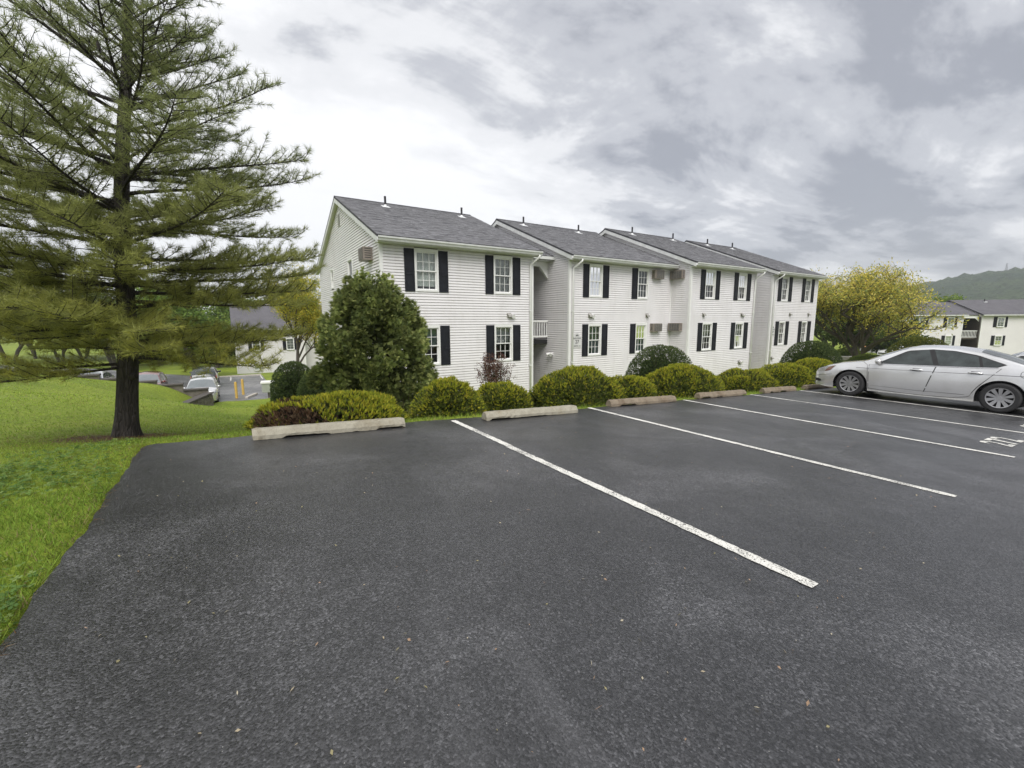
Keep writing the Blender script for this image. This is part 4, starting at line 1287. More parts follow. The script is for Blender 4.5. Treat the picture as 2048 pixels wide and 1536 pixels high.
p = at(1697, 703, 43)
mound('hedge_shrub', 'small rounded shrub beside the orange marker post', 'shrub', (p.x, p.y), 1.2, 1.0, 1.1, 3000, .09, BOX, [(.13, .15, .03)], 38, .6)

# ------------------------------------------------------------------ arborvitae and the half-bare shrub
def arborvitae():
    rng = np.random.default_rng(41)
    c = (2.85, 10.6); z0 = -1.35
    root = empty('arborvitae', (c[0], c[1], z0), 0, 'tall broad dark green arborvitae covering the corner of the white building', 'tree')
    zs = [0, .35, .8, 1.3, 1.9, 2.5, 3.1, 3.55, 3.8, 3.98]; rs = [.60, .95, 1.14, 1.24, 1.26, 1.14, .86, .58, .36, .10]
    nc_ = 170
    zcl = rng.uniform(.15, 3.85, nc_ * 3); zcl = zcl[rng.random(nc_ * 3) < np.interp(zcl, zs, rs) / 1.31 + .12][:nc_]; nc_ = len(zcl)
    acl = rng.uniform(0, 6.283, nc_); rcl = np.interp(zcl, zs, rs) * rng.uniform(.74, 1.04, nc_)
    CC = np.stack([rcl * np.cos(acl), rcl * np.sin(acl), zcl], 1)
    tone = rng.uniform(.7, 1.35, nc_)
    n = 23000
    ci = rng.integers(0, nc_, n)
    off = unit_rand(n, rng) * (rng.uniform(0, 1, (n, 1)) ** .5) * np.array([.20, .20, .27])
    outc = CC / (np.linalg.norm(CC[:, :2], axis=1, keepdims=True) + .01); outc[:, 2] = .2
    P = CC[ci] + off + outc[ci] * .04
    a = np.arctan2(P[:, 1], P[:, 0]); z = P[:, 2]; dep = np.zeros(n)
    D = np.stack([np.cos(a), np.sin(a), (z - 2) * .8], 1)
    # thin, open patches
    hole = (lumps(D * 1.0, 91, 4.2, 8) < -.85) & (rng.random(n) < .8)
    bare = (z < .75) & (np.cos(a + 1.0) > -.1) & (rng.random(n) < .72)
    ok = ~(hole | bare); P, a, z, dep, ci = P[ok], a[ok], z[ok], dep[ok], ci[ok]; n = len(P)
    Nn = np.stack([np.cos(a), np.sin(a), np.full(n, .25)], 1)
    kk = 7
    # a spray: fan of blades in a plane
    out = Nn + unit_rand(n, rng) * .55; out[:, 2] += rng.uniform(-.55, .75, n); out /= np.linalg.norm(out, axis=1, keepdims=True)
    A, B = frames(out, rng)
    ang = np.linspace(-.95, .95, kk)
    dirs = (out[:, None, :] * np.cos(ang)[None, :, None] + A[:, None, :] * np.sin(ang)[None, :, None]).reshape(-1, 3)
    L = np.repeat(rng.uniform(.065, .135, n), kk) * np.tile(1 - .35 * np.abs(ang), n)
    base = np.repeat(P, kk, 0)
    T = blades(base, dirs, L, L * .30, rng)
    # orient width inside the fan plane
    w_ = np.cross(dirs, np.repeat(B, kk, 0)); w_ /= np.linalg.norm(w_, axis=1, keepdims=True)
    h = w_ * (L * .16)[:, None]
    T = np.stack([base - h, base + h, base + dirs * L[:, None]], 1)
    cols = np.array([(.190, .235, .080), (.230, .275, .090), (.280, .325, .105), (.145, .185, .068), (.34, .37, .13)])
    cc = cols[rng.integers(0, 5, n)] * rng.uniform(.8, 1.3, (n, 1)) * tone[ci][:, None]
    np_mesh('foliage', T.reshape(-1, 3), 3, M['leaf'], root, np.repeat(cc, kk, 0))
    nc = 4500
    zc = rng.uniform(.5, 3.6, nc); ac = rng.uniform(0, 6.283, nc); rc = np.interp(zc, zs, rs) * rng.uniform(.3, .75, nc)
    Pc = np.stack([rc * np.cos(ac), rc * np.sin(ac), zc], 1)
    Lc = rng.uniform(.12, .2, nc)
    Tc = leafquads(Pc, unit_rand(nc, rng), Lc, Lc * .8, rng)
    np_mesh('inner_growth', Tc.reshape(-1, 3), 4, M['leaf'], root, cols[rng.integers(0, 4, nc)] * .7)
    mb = MB(); rr = random.Random(5)
    for k in range(5):
        x, y = rr.uniform(-.2, .2), rr.uniform(-.2, .2)
        mb.tube([(x, y, -.3), (x * 2, y * 2, 1.5), (x * 1.5, y * 1.5, 3.2)], [.06, .045, .01], 7)
    for k in range(170):       # bare lower twigs curling up
        a_ = rr.uniform(-2.6, .9); z_ = rr.uniform(-.05, .9)
        r_ = float(np.interp(max(z_, 0) + .25, zs, rs)) * rr.uniform(.85, 1.08)
        d = Vector((math.cos(a_), math.sin(a_), 0))
        mb.tube([d * .1 + Vector((0, 0, z_ * .4)), d * r_ * .6 + Vector((0, 0, z_ * .5 - .03)), d * r_ + Vector((0, 0, z_ + .10)), d * (r_ * 1.02) + Vector((rr.uniform(-.06, .06), rr.uniform(-.06, .06), z_ + .35))], [.012, .009, .006, .002], 4, cap=False)
    mb.build('stems', M['twig'], root)
arborvitae()

def bare_shrub():
    rng = np.random.default_rng(51); rr = random.Random(51)
    c = (7.3, 12.6); z0 = gz(*c)
    root = empty('thin_shrub', (c[0], c[1], z0), 0, 'thin upright shrub with reddish brown bare top against the white siding', 'shrub')
    mb = MB(); tips = []
    H = .72 - z0
    for k in range(24):
        a = rr.uniform(0, 6.28); l = rr.uniform(.75, 1.0) * H; sp = rr.uniform(.15, .72)
        e_ = Vector((math.cos(a) * sp, math.sin(a) * sp, l * (1 - .25 * sp)))
        m_ = e_ * .5 + Vector((rr.uniform(-.1, .1), rr.uniform(-.1, .1), .1))
        mb.tube([(0, 0, -.1), m_, e_], [.018, .012, .004], 5, cap=False)
        for j in range(26):
            t = rr.uniform(.35, 1.0)
            q = m_.lerp(e_, max(0, (t - .5) * 2)) if t > .5 else m_ * (t * 2)
            d = Vector((rr.gauss(0, 1), rr.gauss(0, 1), rr.gauss(.6, .7))).normalized() * rr.uniform(.08, .26)
            mb.tube([q, q + d * .5 + Vector((0, 0, .01)), q + d], [.005, .004, .0015], 3, cap=False)
            tips.append((q + d * .6, d)); tips.append((q + d, d))
    mb.build('stems', M['deadtwig'], root)
    P = np.array([t[0] for t in tips]); Dd = np.array([t[1] for t in tips]); Dd /= np.linalg.norm(Dd, axis=1, keepdims=True)
    n = len(P); kk = 6
    Pk = np.repeat(P, kk, 0) + rng.normal(0, .035, (n * kk, 3)); d = np.repeat(Dd, kk, 0) + unit_rand(n * kk, rng) * .9; d /= np.linalg.norm(d, axis=1, keepdims=True)
    L = rng.uniform(.03, .065, n * kk)
    T = leafquads(Pk, d, L, L * .5, rng)
    hz = np.repeat(P[:, 2], kk) / H
    lowmask = rng.random(n * kk) < np.clip((.78 - hz) * 2.6, 0, .95) * (np.repeat(P[:, 0], kk) > -.25)
    gcol = np.array([(.05, .065, .02), (.07, .08, .025), (.04, .05, .018)])[rng.integers(0, 3, n * kk)]
    bcol = np.array([(.11, .05, .04), (.15, .075, .055), (.08, .045, .04)])[rng.integers(0, 3, n * kk)]
    np_mesh('foliage', T.reshape(-1, 3), 4, M['leaf'], root, np.where(lowmask[:, None], gcol, bcol))
bare_shrub()

# ------------------------------------------------------------------ the white pine
def pine():
    rng = np.random.default_rng(61); rr = random.Random(61)
    b = PINE
    zg = gz(b.x, b.y) - .03
    root = empty('pine_tree', (b.x, b.y, zg), 0, 'tall white pine with dark trunk and layered branches on the lawn by the lot', 'tree')
    H = 8.6
    lean = _Rt * .128
    def axis_pt(z): return Vector((lean.x * z + .03 * math.sin(z * 1.3), lean.y * z + .03 * math.cos(z * 1.1), z))
    # trunk with ridged bark
    mb = MB(); sides, rings = 30, 150
    for i in range(rings + 1):
        z = -.15 + (H + .15) * (i / rings) ** 1.25
        r = .128 * (1 - max(z, 0) / H) ** .95 + .010 + .075 * math.exp(-max(z, 0) / .16)
        c = axis_pt(z)
        for k in range(sides):
            t = 2 * math.pi * k / sides
            w = 1 + .06 * math.sin(k * 4.7 + z * 2.0) + .05 * mnoise.noise(Vector((math.cos(t) * 5, math.sin(t) * 5, z * 2.2))) + (.16 * math.exp(-max(z, 0) / .15)) * math.sin(t * 5 + 1)
            mb.v.append((c.x + r * w * math.cos(t), c.y + r * w * math.sin(t), z))
    for i in range(rings):
        for k in range(sides):
            k2 = (k + 1) % sides
            mb.f.append((i * sides + k, i * sides + k2, (i + 1) * sides + k2, (i + 1) * sides + k))
    trunk = mb.build('trunk', M['bark'], root, smooth=True)
    kn = MB(); kc = axis_pt(.98)
    kd = (_Rt * .9 - _F * .4).normalized()
    kn.tube([kc + kd * .12, kc + kd * .2 + Vector((0, 0, .01)), kc + kd * .235 + Vector((0, 0, .02))], [.06, .045, .03], 8); kn.build('branch_stub', M['bark'], trunk)
    # branch radius by height
    zk = [0, 1.2, 2.0, 2.9, 3.8, 4.6, 5.4, 6.2, 7.4, 8.6]; rk = [1.8, 2.3, 2.65, 2.8, 2.65, 2.05, 1.45, 1.05, .65, .15]
    limbs = MB(); tufts_p, tufts_d, tufts_y = [], [], []
    z = 1.22
    fa = math.atan2(_F.y, _F.x)
    while z < H - .25:
        nb = rr.choice([7, 7, 8]) if z < 5.5 else 6
        off = rr.uniform(0, 6.28)
        for k in range(nb):
            zz = z + rr.uniform(-.2, .2)
            a = off + 2 * math.pi * k / nb + rr.uniform(-.3, .3)
            L = float(np.interp(zz, zk, rk)) * rr.uniform(.72, 1.08)
            d0 = Vector((math.cos(a), math.sin(a), 0))
            toward = -d0.dot(_F)
            if zz < 2.3 and toward > .6: L *= .85
            if zz > 3.6: L *= 1 + .38 * max(0, -d0.dot(_Rt))
            el0 = np.interp(zz, [1, 2.5, 5, 8, 10], [-.01, .08, .42, .74, .95]) + rr.uniform(-.1, .1)
            p = axis_pt(zz); pts = [p.copy()]
            seg = 9
            up = el0
            dirv = d0
            for s in range(seg):
                t = s / seg
                up2 = up + (-.20 * t + .34 * t * t if zz < 4.5 else .10 * t)
                a2 = a + .12 * math.sin(t * 4 + off)
                dirv = Vector((math.cos(a2) * math.cos(up2), math.sin(a2) * math.cos(up2), math.sin(up2)))
                p = p + dirv * (L / seg); pts.append(p.copy())
            r0 = .009 + .0068 * L
            limbs.tube(pts, [r0 * (1 - i / (seg + .6)) + .002 for i in range(seg + 1)], 6, cap=False)
            # side twigs
            step = .047
            m = int(L * .86 / step)
            for j in range(m):
                t = .12 + .88 * (j + rr.random()) / m
                f_ = t * seg; i0 = min(int(f_), seg - 1); q = pts[i0].lerp(pts[i0 + 1], f_ - i0)
                ax = (pts[i0 + 1] - pts[i0]).normalized()
                side = ax.cross(Vector((0, 0, 1))).normalized() * (1 if j % 2 else -1)
                ln = (.20 + .58 * (1 - t) * min(1, L / 2.2) + .06) * rr.uniform(.6, 1.25)
                if t < .35: ln *= .7
                td = (ax * rr.uniform(.55, .9) + side * rr.uniform(.5, 1.0) + Vector((0, 0, rr.uniform(-.2, .75)))).normalized()
                e_ = q + td * ln
                mm = q + td * ln * .5 + Vector((0, 0, -.015))
                limbs.tube([q, mm, e_], [.006, .0045, .002], 3, cap=False)
                nsub = max(2, int(ln / .058))
                for u_ in range(nsub + 1):
                    tt = (u_ + .6) / (nsub + .6)
                    if t < .2 and tt < .4: continue
                    if zz > 3.0 and rr.random() < min(.5, (zz - 3.0) * .25) + (.2 if t < .4 else 0): continue
                    q2 = q.lerp(e_, tt)
                    if u_ == nsub: dd = td
                    else:
                        s2 = td.cross(Vector((0, 0, 1))).normalized() * rr.choice([-1, 1])
                        dd = (td * .8 + s2 * rr.uniform(.3, .9) + Vector((0, 0, rr.uniform(.0, .5)))).normalized()
                    tufts_p.append(q2 + dd * .05 * (u_ != nsub)); tufts_d.append(dd)
                    tufts_y.append(rr.random())
            tufts_p.append(pts[-1]); tufts_d.append(dirv); tufts_y.append(rr.random())
        z += rr.uniform(.30, .42)
    # dead, needle-free twigs low on the trunk
    for k in range(46):
        zz = rr.uniform(1.2, 2.9); a = rr.uniform(0, 6.28); L = rr.uniform(.3, 1.2)
        d0 = Vector((math.cos(a), math.sin(a), rr.uniform(-.15, .15)))
        p = axis_pt(zz)
        limbs.tube([p, p + d0 * L * .5 + Vector((0, 0, .03)), p + d0 * L + Vector((0, 0, rr.uniform(-.08, .08)))], [.012, .008, .003], 4, cap=False)
    limbs.build('branches', M['bark'], root)
    P = np.array([tuple(v) for v in tufts_p]); Dd = np.array([tuple(v) for v in tufts_d]); yl = np.array(tufts_y)
    n = len(P)
    kk = 18
    Pk = np.repeat(P, kk, 0); Dk = np.repeat(Dd, kk, 0)
    Pk = Pk + Dk * rng.uniform(-.055, .02, (n * kk, 1))
    dr = Dk * rng.uniform(.35, 1.1, (n * kk, 1)) + unit_rand(n * kk, rng) * .75; dr[:, 2] -= .05
    dr /= np.linalg.norm(dr, axis=1, keepdims=True)
    L = rng.uniform(.070, .125, n * kk)
    T = blades(Pk, dr, L, np.full(n * kk, .0058), rng)
    hz = P[:, 2] / H
    g1 = np.array([.215, .255, .105]); g2 = np.array([.44, .43, .085]); g3 = np.array([.285, .315, .13])
    wy = np.clip(1.15 - hz * 2.2, 0, 1)[:, None] * np.clip(.25 + yl[:, None], 0, 1)
    base = np.where(yl[:, None] > .5, g1, g3)
    cc = base * (1 - wy) + g2 * wy
    cc = np.repeat(cc, kk, 0) * rng.uniform(.7, 1.3, (n * kk, 1))
    np_mesh('needles', T.reshape(-1, 3), 3, M['needle'], root, cc)
    # cones near the top right
    for k in range(26):
        i = rr.randrange(n)
        if P[i, 2] < 4.2: continue
        c = Vector(P[i])
        cm = MB(); cm.tube([c, c + Vector((0, 0, -.05)), c + Vector((.01, 0, -.10)), c + Vector((.012, 0, -.14))], [.006, .02, .018, .004], 6); cm.build('cone', M['bark'], root)
    print('pine tufts', n)
pine()

# ------------------------------------------------------------------ broadleaf trees
def broadleaf(name, label, base, H, spread, trunk_r, cols, seed, leaf=.16, levels=4, per=26, forks=2, lowest=.28, group=None, flat=.75, dens=1.0, mat='bark2', wide=.62, sprays=False):
    rr = random.Random(seed); rng = np.random.default_rng(seed)
    root = empty(name, base, 0, label, 'tree', group)
    limbs = MB(); ends = []
    def grow(p, d, L, r, lv):
        k = 4
        pts = [p.copy()]; q = p.copy(); dd = d.copy()
        for i in range(k):
            dd = (dd + Vector((rr.gauss(0, .13), rr.gauss(0, .13), rr.gauss(.05, .08)))).normalized()
            q = q + dd * (L / k); pts.append(q.copy())
        limbs.tube(pts, [r * (1 - .45 * i / k) for i in range(k + 1)], 7 if lv < 2 else 4, cap=False)
        if lv >= levels - 1:
            for pt in pts[1:]: ends.append((pt, dd.copy()))
        if lv == levels: return
        nb = 3 if lv > 0 else forks + 2
        for i in range(nb):
            t = rr.uniform(.35, 1.0) if i < nb - 1 else 1.0
            f_ = t * k; i0 = min(int(f_), k - 1); b = pts[i0].lerp(pts[i0 + 1], f_ - i0)
            az = rr.uniform(0, 6.28)
            side = Vector((math.cos(az), math.sin(az), rr.uniform(-.15, .45) * flat))
            nd = (dd * rr.uniform(.35, .8) + side * wide * rr.uniform(.8, 1.3)).normalized()
            grow(b, nd, L * rr.uniform(.62, .82), r * .56, lv + 1)
    th = H * lowest
    for f_ in range(forks):
        az = rr.uniform(0, 6.28) if forks > 1 else 0
        lean_ = Vector((math.cos(az) * .35, math.sin(az) * .35, 1)) if forks > 1 else Vector((.04, .02, 1))
        b0 = Vector((math.cos(az) * trunk_r, math.sin(az) * trunk_r, -.25)) if forks > 1 else Vector((0, 0, -.25))
        grow(b0, lean_.normalized(), th + .25, trunk_r, 0)
    # squeeze to the wanted height and spread
    V = np.array(limbs.v); E_ = np.array([tuple(e_[0]) for e_ in ends]); Dd = np.array([tuple(e_[1]) for e_ in ends])
    top = E_[:, 2].max(); rad = np.percentile(np.hypot(E_[:, 0], E_[:, 1]), 96)
    sc = np.array([spread / rad, spread / rad, H / top])
    def squeeze(A):
        A = A.copy(); w = np.clip(A[:, 2:3] / (th * .8), 0, 1)
        s_ = 1 + (sc - 1) * np.array([1, 1, 1]) * np.hstack([w, w, np.ones_like(w)])
        return A * s_
    limbs.v = [tuple(v) for v in squeeze(V)]
    limbs.build('trunk', M[mat], root, smooth=True)
    E_ = squeeze(E_)
    n = len(E_); pk = max(1, int(per * dens))
    P = np.repeat(E_, pk, 0); sg = leaf * 1.6
    P = P + rng.normal(0, 1, (n * pk, 3)) * np.array([sg, sg, sg * .6])
    d = np.repeat(Dd, pk, 0) * .4 + unit_rand(n * pk, rng); d[:, 2] -= .15; d /= np.linalg.norm(d, axis=1, keepdims=True)
    L = leaf * rng.uniform(.6, 1.3, n * pk)
    T = leafquads(P, d, L, L * (.34 if sprays else .62), rng)
    cols = np.array(cols)
    cc = cols[np.repeat(rng.integers(0, len(cols), n), pk)] * rng.uniform(.75, 1.3, (n * pk, 1))
    np_mesh('crown', T.reshape(-1, 3), 4, M['leaf'], root, cc)
    return root

YELL = [(0.659, 0.553, 0.095), (0.507, 0.472, 0.104), (0.735, 0.620, 0.170), (0.342, 0.364, 0.095), (0.266, 0.311, 0.095)]
YEL2 = [(0.557, 0.474, 0.051), (0.629, 0.529, 0.081), (0.387, 0.393, 0.058), (0.254, 0.312, 0.066)]
GRN = [(0.140, 0.224, 0.046), (0.182, 0.266, 0.056), (0.105, 0.168, 0.038), (0.238, 0.308, 0.063)]
DGR = [(0.067, 0.101, 0.032), (0.091, 0.126, 0.036), (0.112, 0.140, 0.039)]
MIX = [(0.140, 0.154, 0.049), (0.182, 0.182, 0.070), (0.112, 0.126, 0.042)]
p = at(1722, 722, 34)
broadleaf('locust_tree', 'wide low yellow-green locust tree with wispy top right of the building', (p.x, p.y, gz(p.x, p.y)), 7.6, 4.5, .10, YELL, 71, leaf=.19, levels=5, per=5, forks=3, lowest=.13, wide=.8, sprays=True)
p = at(604, 742, 40)
broadleaf('yellow_tree', 'bright yellow leafing tree behind the rear corner of the building', (p.x - .4, p.y, gz(p.x, p.y)), 10.2, 3.4, .10, YEL2, 72, leaf=.18, levels=4, per=26, forks=2, lowest=.13, sprays=True)
TL = [(395, 46, 9.6, 4.0, GRN, 'broad bright green tree left of the lower white building, seen through the pine', 73),
      (478, 70, 11.5, 4.5, GRN, 'mid green tree rising behind the roof of the lower white building', 74),
      (545, 84, 12.0, 4.5, MIX, 'pale olive tree farthest behind the roof of the lower white building', 75),
      (318, 64, 13.0, 5.0, GRN, 'fresh green tree behind the pine trunk, beyond the lower lot', 76),
      (225, 58, 11.0, 5.0, DGR, 'dark green tree left of the pine trunk, beyond the lower lot', 77),
      (120, 66, 13.0, 5.5, MIX, 'olive brown leafing tree at the back of the lower lot', 78),
      (20, 60, 12.0, 5.0, MIX, 'reddish olive tree at the left edge of the view', 79),
      (270, 74, 9.0, 5.5, DGR, 'dark bushy tree filling the gap right of the dark one, beyond the lower lot', 86),
      (165, 72, 9.0, 5.5, GRN, 'green bushy tree between the dark and the olive one, beyond the lower lot', 87),
      (70, 70, 9.5, 5.5, DGR, 'dark bushy tree between the olive and the reddish one, beyond the lower lot', 88),
      (430, 62, 7.0, 4.0, GRN, 'low bushy green tree at the left corner of the lower white building', 89),
      (360, 72, 9.5, 5.0, GRN, 'fresh green tree farther back, between pine trunk and lower building', 90)]
for (px, d, H, sp, cl, lb, sdd) in TL:
    p = at(px, 700, d)
    broadleaf('broadleaf_tree', lb, (p.x, p.y, gz(p.x, p.y)), H, sp, .18, cl, sdd, leaf=.38, levels=4, per=13, forks=2, group='trees beyond the lower lot', lowest=.15)
TR = [(1716, 52, 5.0, 3.4, DGR, 'dark green understorey tree behind the yellow locust', 81),
      (1660, 66, 7.2, 4.5, DGR, 'dark tree half hidden between the building end and the locust', 82),
      (1775, 58, 4.6, 3.2, DGR, 'low dark green tree behind the white car at the back', 83),
      (1858, 80, 9.4, 4.0, GRN, 'fresh green tree behind the roof of the far pale building', 84)]
for (px, d, H, sp, cl, lb, sdd) in TR:
    p = at(px, 700, d)
    broadleaf('broadleaf_tree', lb, (p.x, p.y, gz(p.x, p.y)), H, sp, .18, cl, sdd, leaf=.38, levels=4, per=12, forks=2, group='trees behind the locust', lowest=.16)

# ------------------------------------------------------------------ cars
class CarShape:
    """side profile + width profile -> smooth body; panels are laid on its surface"""
    def __init__(s, L_front, L_rear, wb, width, belt, top, edge_drop, wfn, tyre, sill=.19, arch=.40, tumble=.42):
        s.xf, s.xr, s.wb, s.w, s.belt, s.topk, s.drop = L_front, L_rear, wb, width / 2, belt, top, edge_drop
        s.wfn, s.tyre, s.sill, s.arch, s.tumble = wfn, tyre, sill, arch, tumble
    def top(s, x): return float(np.interp(x, [k[0] for k in s.topk], [k[1] for k in s.topk]))
    def beltz(s, x): return float(np.interp(x, [k[0] for k in s.belt], [k[1] for k in s.belt]))
    def hw(s, x): return s.w * float(np.interp(x, [k[0] for k in s.wfn], [k[1] for k in s.wfn]))
    def side(s, x, z):
        b = min(s.beltz(x), s.top(x))
        h = s.hw(x)
        t = z / max(b, .3)
        if z <= b:
            g = np.interp(t, [0, .18, .30, .45, .64, .82, .90, 1.0], [.90, .93, .968, .99, 1.0, .992, .978, .95])
            return h * float(g)
        return max(.05, h * .95 - (z - b) * s.tumble - .10 * (z - b) ** 2)
    def edge(s, x): return s.top(x) - s.drop_at(x)
    def drop_at(s, x): return float(np.interp(x, [k[0] for k in s.drop], [k[1] for k in s.drop]))
    def zlow(s, x):
        z = s.sill + max(0, (abs(x) - s.wb / 2 - .55)) * .10
        for xa in (s.wb / 2, -s.wb / 2):
            d = abs(x - xa)
            if d < s.arch: z = max(z, s.tyre + math.sqrt(max(0, s.arch ** 2 - d * d)) - .01)
        return z
    def surf_top(s, x, fy):
        """fy in 0..1 of half width"""
        ze = s.edge(x); ye = s.side(x, ze); dr = s.drop_at(x)
        return ye * fy, ze + dr * (1 - abs(fy) ** 2.4)
    def stations(s):
        xs = set(np.round(np.linspace(s.xr, s.xf, 60), 3))
        for xa in (s.wb / 2, -s.wb / 2):
            for a in np.linspace(0, math.pi, 25): xs.add(round(xa + s.arch * math.cos(a), 3))
            xs.add(round(xa + s.arch + .004, 3)); xs.add(round(xa - s.arch - .004, 3))
        for k in s.topk: xs.add(round(k[0], 3))
        return sorted(x for x in xs if s.xr <= x <= s.xf)
    def body(s, parent, mat):
        xs = s.stations(); m, n = 16, 9
        V = []; F_ = []
        for x in xs:
            zl = s.zlow(x); ze = max(s.edge(x), zl + .02)
            half = []
            for j in range(m):
                z = zl + (ze - zl) * (j / (m - 1)); half.append((s.side(x, z), z))
            for j in range(1, n + 1):
                y, z = s.surf_top(x, 1 - j / n); half.append((y, z))
            row = [(x, y, z) for y, z in half] + [(x, -y, z) for y, z in reversed(half[:-1])]
            V += row
        k = len(V) // len(xs)
        for i in range(len(xs) - 1):
            for j in range(k - 1):
                F_.append((i * k + j, i * k + j + 1, (i + 1) * k + j + 1, (i + 1) * k + j))
        F_.append(tuple(range(k))); F_.append(tuple((len(xs) - 1) * k + j for j in range(k - 1, -1, -1)))
        mb = MB(); mb.v, mb.f = V, F_
        o = mb.build('body', mat, parent, smooth=True)
        return o
    def panel(s, name, mat, parent, bottom, top_, off=.004, sides=(1,), ns=16, nt=6, smooth=True):
        """patch between two polylines given in (x,z), laid on the flank"""
        def pl(L_, t):
            d = [0]
            for a, b in zip(L_[:-1], L_[1:]): d.append(d[-1] + math.hypot(b[0] - a[0], b[1] - a[1]))
            t *= d[-1]
            return (np.interp(t, d, [q[0] for q in L_]), np.interp(t, d, [q[1] for q in L_]))
        out = None
        for sd_ in sides:
            mb = MB()
            for i in range(ns + 1):
                a = pl(bottom, i / ns); b = pl(top_, i / ns)
                for j in range(nt + 1):
                    x = a[0] + (b[0] - a[0]) * j / nt; z = a[1] + (b[1] - a[1]) * j / nt
                    mb.v.append((x, sd_ * (s.side(x, z) + off), z))
            w = nt + 1
            for i in range(ns):
                for j in range(nt): mb.f.append((i * w + j, i * w + j + 1, (i + 1) * w + j + 1, (i + 1) * w + j))
            out = mb.build(name, mat, parent, smooth=smooth)
        return out
    def strip(s, name, mat, parent, path, w, off=.006, side=1):
        """thin line on the flank"""
        mb = MB(); pts = []
        for (a, b) in zip(path[:-1], path[1:]):
            k = max(2, int(math.hypot(b[0] - a[0], b[1] - a[1]) / .06))
            for i in range(k): pts.append((a[0] + (b[0] - a[0]) * i / k, a[1] + (b[1] - a[1]) * i / k))
        pts.append(path[-1])
        mb.tube([(x, side * (s.side(x, z) + off - w * .6), z) for x, z in pts], w / 2 * 1.6, 5, cap=True)
        return mb.build(name, mat, parent)
    def toppatch(s, name, mat, parent, x0, x1, fy=.9, off=.006, fy1=None):
        mb = MB(); nx, ny = 14, 12
        for i in range(nx + 1):
            x = x0 + (x1 - x0) * i / nx
            f_ = fy + ((fy1 if fy1 is not None else fy) - fy) * i / nx
            for j in range(ny + 1):
                g = (-1 + 2 * j / ny) * f_
                y, z = s.surf_top(x, abs(g)); mb.v.append((x, y * (1 if g >= 0 else -1), z + off))
        w = ny + 1
        for i in range(nx):
            for j in range(ny): mb.f.append((i * w + j, i * w + j + 1, (i + 1) * w + j + 1, (i + 1) * w + j))
        return mb.build(name, mat, parent, smooth=True)

def wheel(parent, x, y, r, side, spokes=10, wide=.21, rim_r=.68):
    """tyre and alloy rim; outer face towards +y*side"""
    root = MB(); k = 40
    prof = [(-wide / 2, rim_r * r), (-wide / 2, r * .93), (-wide / 2 + .03, r), (wide / 2 - .03, r), (wide / 2, r * .95), (wide / 2 + .006, r * .86), (wide / 2 - .004, rim_r * r)]
    def lathe(mb, prof, cx_, cy_, cz_):
        n0 = len(mb.v); kk = len(prof)
        for i in range(k):
            t = 2 * math.pi * i / k
            for (a, b) in prof: mb.v.append((cx_ + b * math.cos(t), cy_ + side * a, cz_ + b * math.sin(t)))
        for i in range(k):
            i2 = (i + 1) % k
            for j in range(kk - 1): mb.f.append((n0 + i * kk + j, n0 + i * kk + j + 1, n0 + i2 * kk + j + 1, n0 + i2 * kk + j))
    lathe(root, prof, x, y, r)
    t = root.build('wheel', M['rubber'], parent, smooth=True)
    rim = MB(); R_ = rim_r * r
    lathe(rim, [(wide / 2 - .004, R_), (wide / 2 + .004, R_ * .985), (wide / 2 - .006, R_ * .93), (wide / 2 - .07, R_ * .90), (wide / 2 - .09, R_ * .2)], x, y, r)
    rb = rim.build('rim', M['black'], t, smooth=True)
    sp = MB()
    lathe(sp, [(wide / 2 - .003, R_ * 1.0), (wide / 2 + .007, R_ * .985), (wide / 2 + .002, R_ * .925), (wide / 2 - .02, R_ * .91)], x, y, r)
    for i in range(spokes):
        a = 2 * math.pi * (i + .5) / spokes
        ca, sa = math.cos(a), math.sin(a)
        w0, w1 = R_ * .085, R_ * .165
        pts = []
        for (rad_, w_, yy) in ((R_ * .16, w0, wide / 2 - .012), (R_ * .95, w1, wide / 2 + .0)):
            for s_ in (-1, 1): pts.append((x + rad_ * ca - s_ * w_ * sa, y + side * yy, r + rad_ * sa + s_ * w_ * ca))
        dn = [(p_[0], p_[1] - side * .03, p_[2]) for p_ in pts]
        n0 = len(sp.v); sp.v += pts + dn
        sp.f += [(n0, n0 + 1, n0 + 3, n0 + 2), (n0, n0 + 2, n0 + 6, n0 + 4), (n0 + 1, n0 + 3, n0 + 7, n0 + 5)]
    n0 = len(sp.v)
    sp.tube([(x, y + side * (wide / 2 - .03), r), (x, y + side * (wide / 2 + .004), r)], [R_ * .24, R_ * .20], 16)
    sp.build('spokes', M['alloy'], t)
    return t

def underside(parent, sh):
    mb = MB(); xs = np.linspace(sh.xr + .25, sh.xf - .25, 2)
    mb.box(sh.xr + .2, sh.xf - .2, -sh.w * .80, sh.w * .80, .20, .42)
    mb.build('underbody', M['black'], parent)
    for xa in (sh.wb / 2, -sh.wb / 2):
        for sd_ in (1, -1):
            m2 = MB(); k = 18
            for i in range(k + 1):
                a = math.pi * i / k
                for yy in (sh.w * .60, sh.hw(xa) * .965):
                    m2.v.append((xa + sh.arch * .995 * math.cos(a), sd_ * yy, sh.tyre + sh.arch * .995 * math.sin(a)))
            for i in range(k): m2.f.append((2 * i, 2 * i + 1, 2 * i + 3, 2 * i + 2))
            n0 = len(m2.v)
            m2.box(xa - sh.arch, xa + sh.arch, min(sd_ * sh.w * .58, sd_ * sh.w * .60), max(sd_ * sh.w * .58, sd_ * sh.w * .60), .2, sh.tyre + sh.arch)
            m2.build('wheel_well', M['black'], parent)

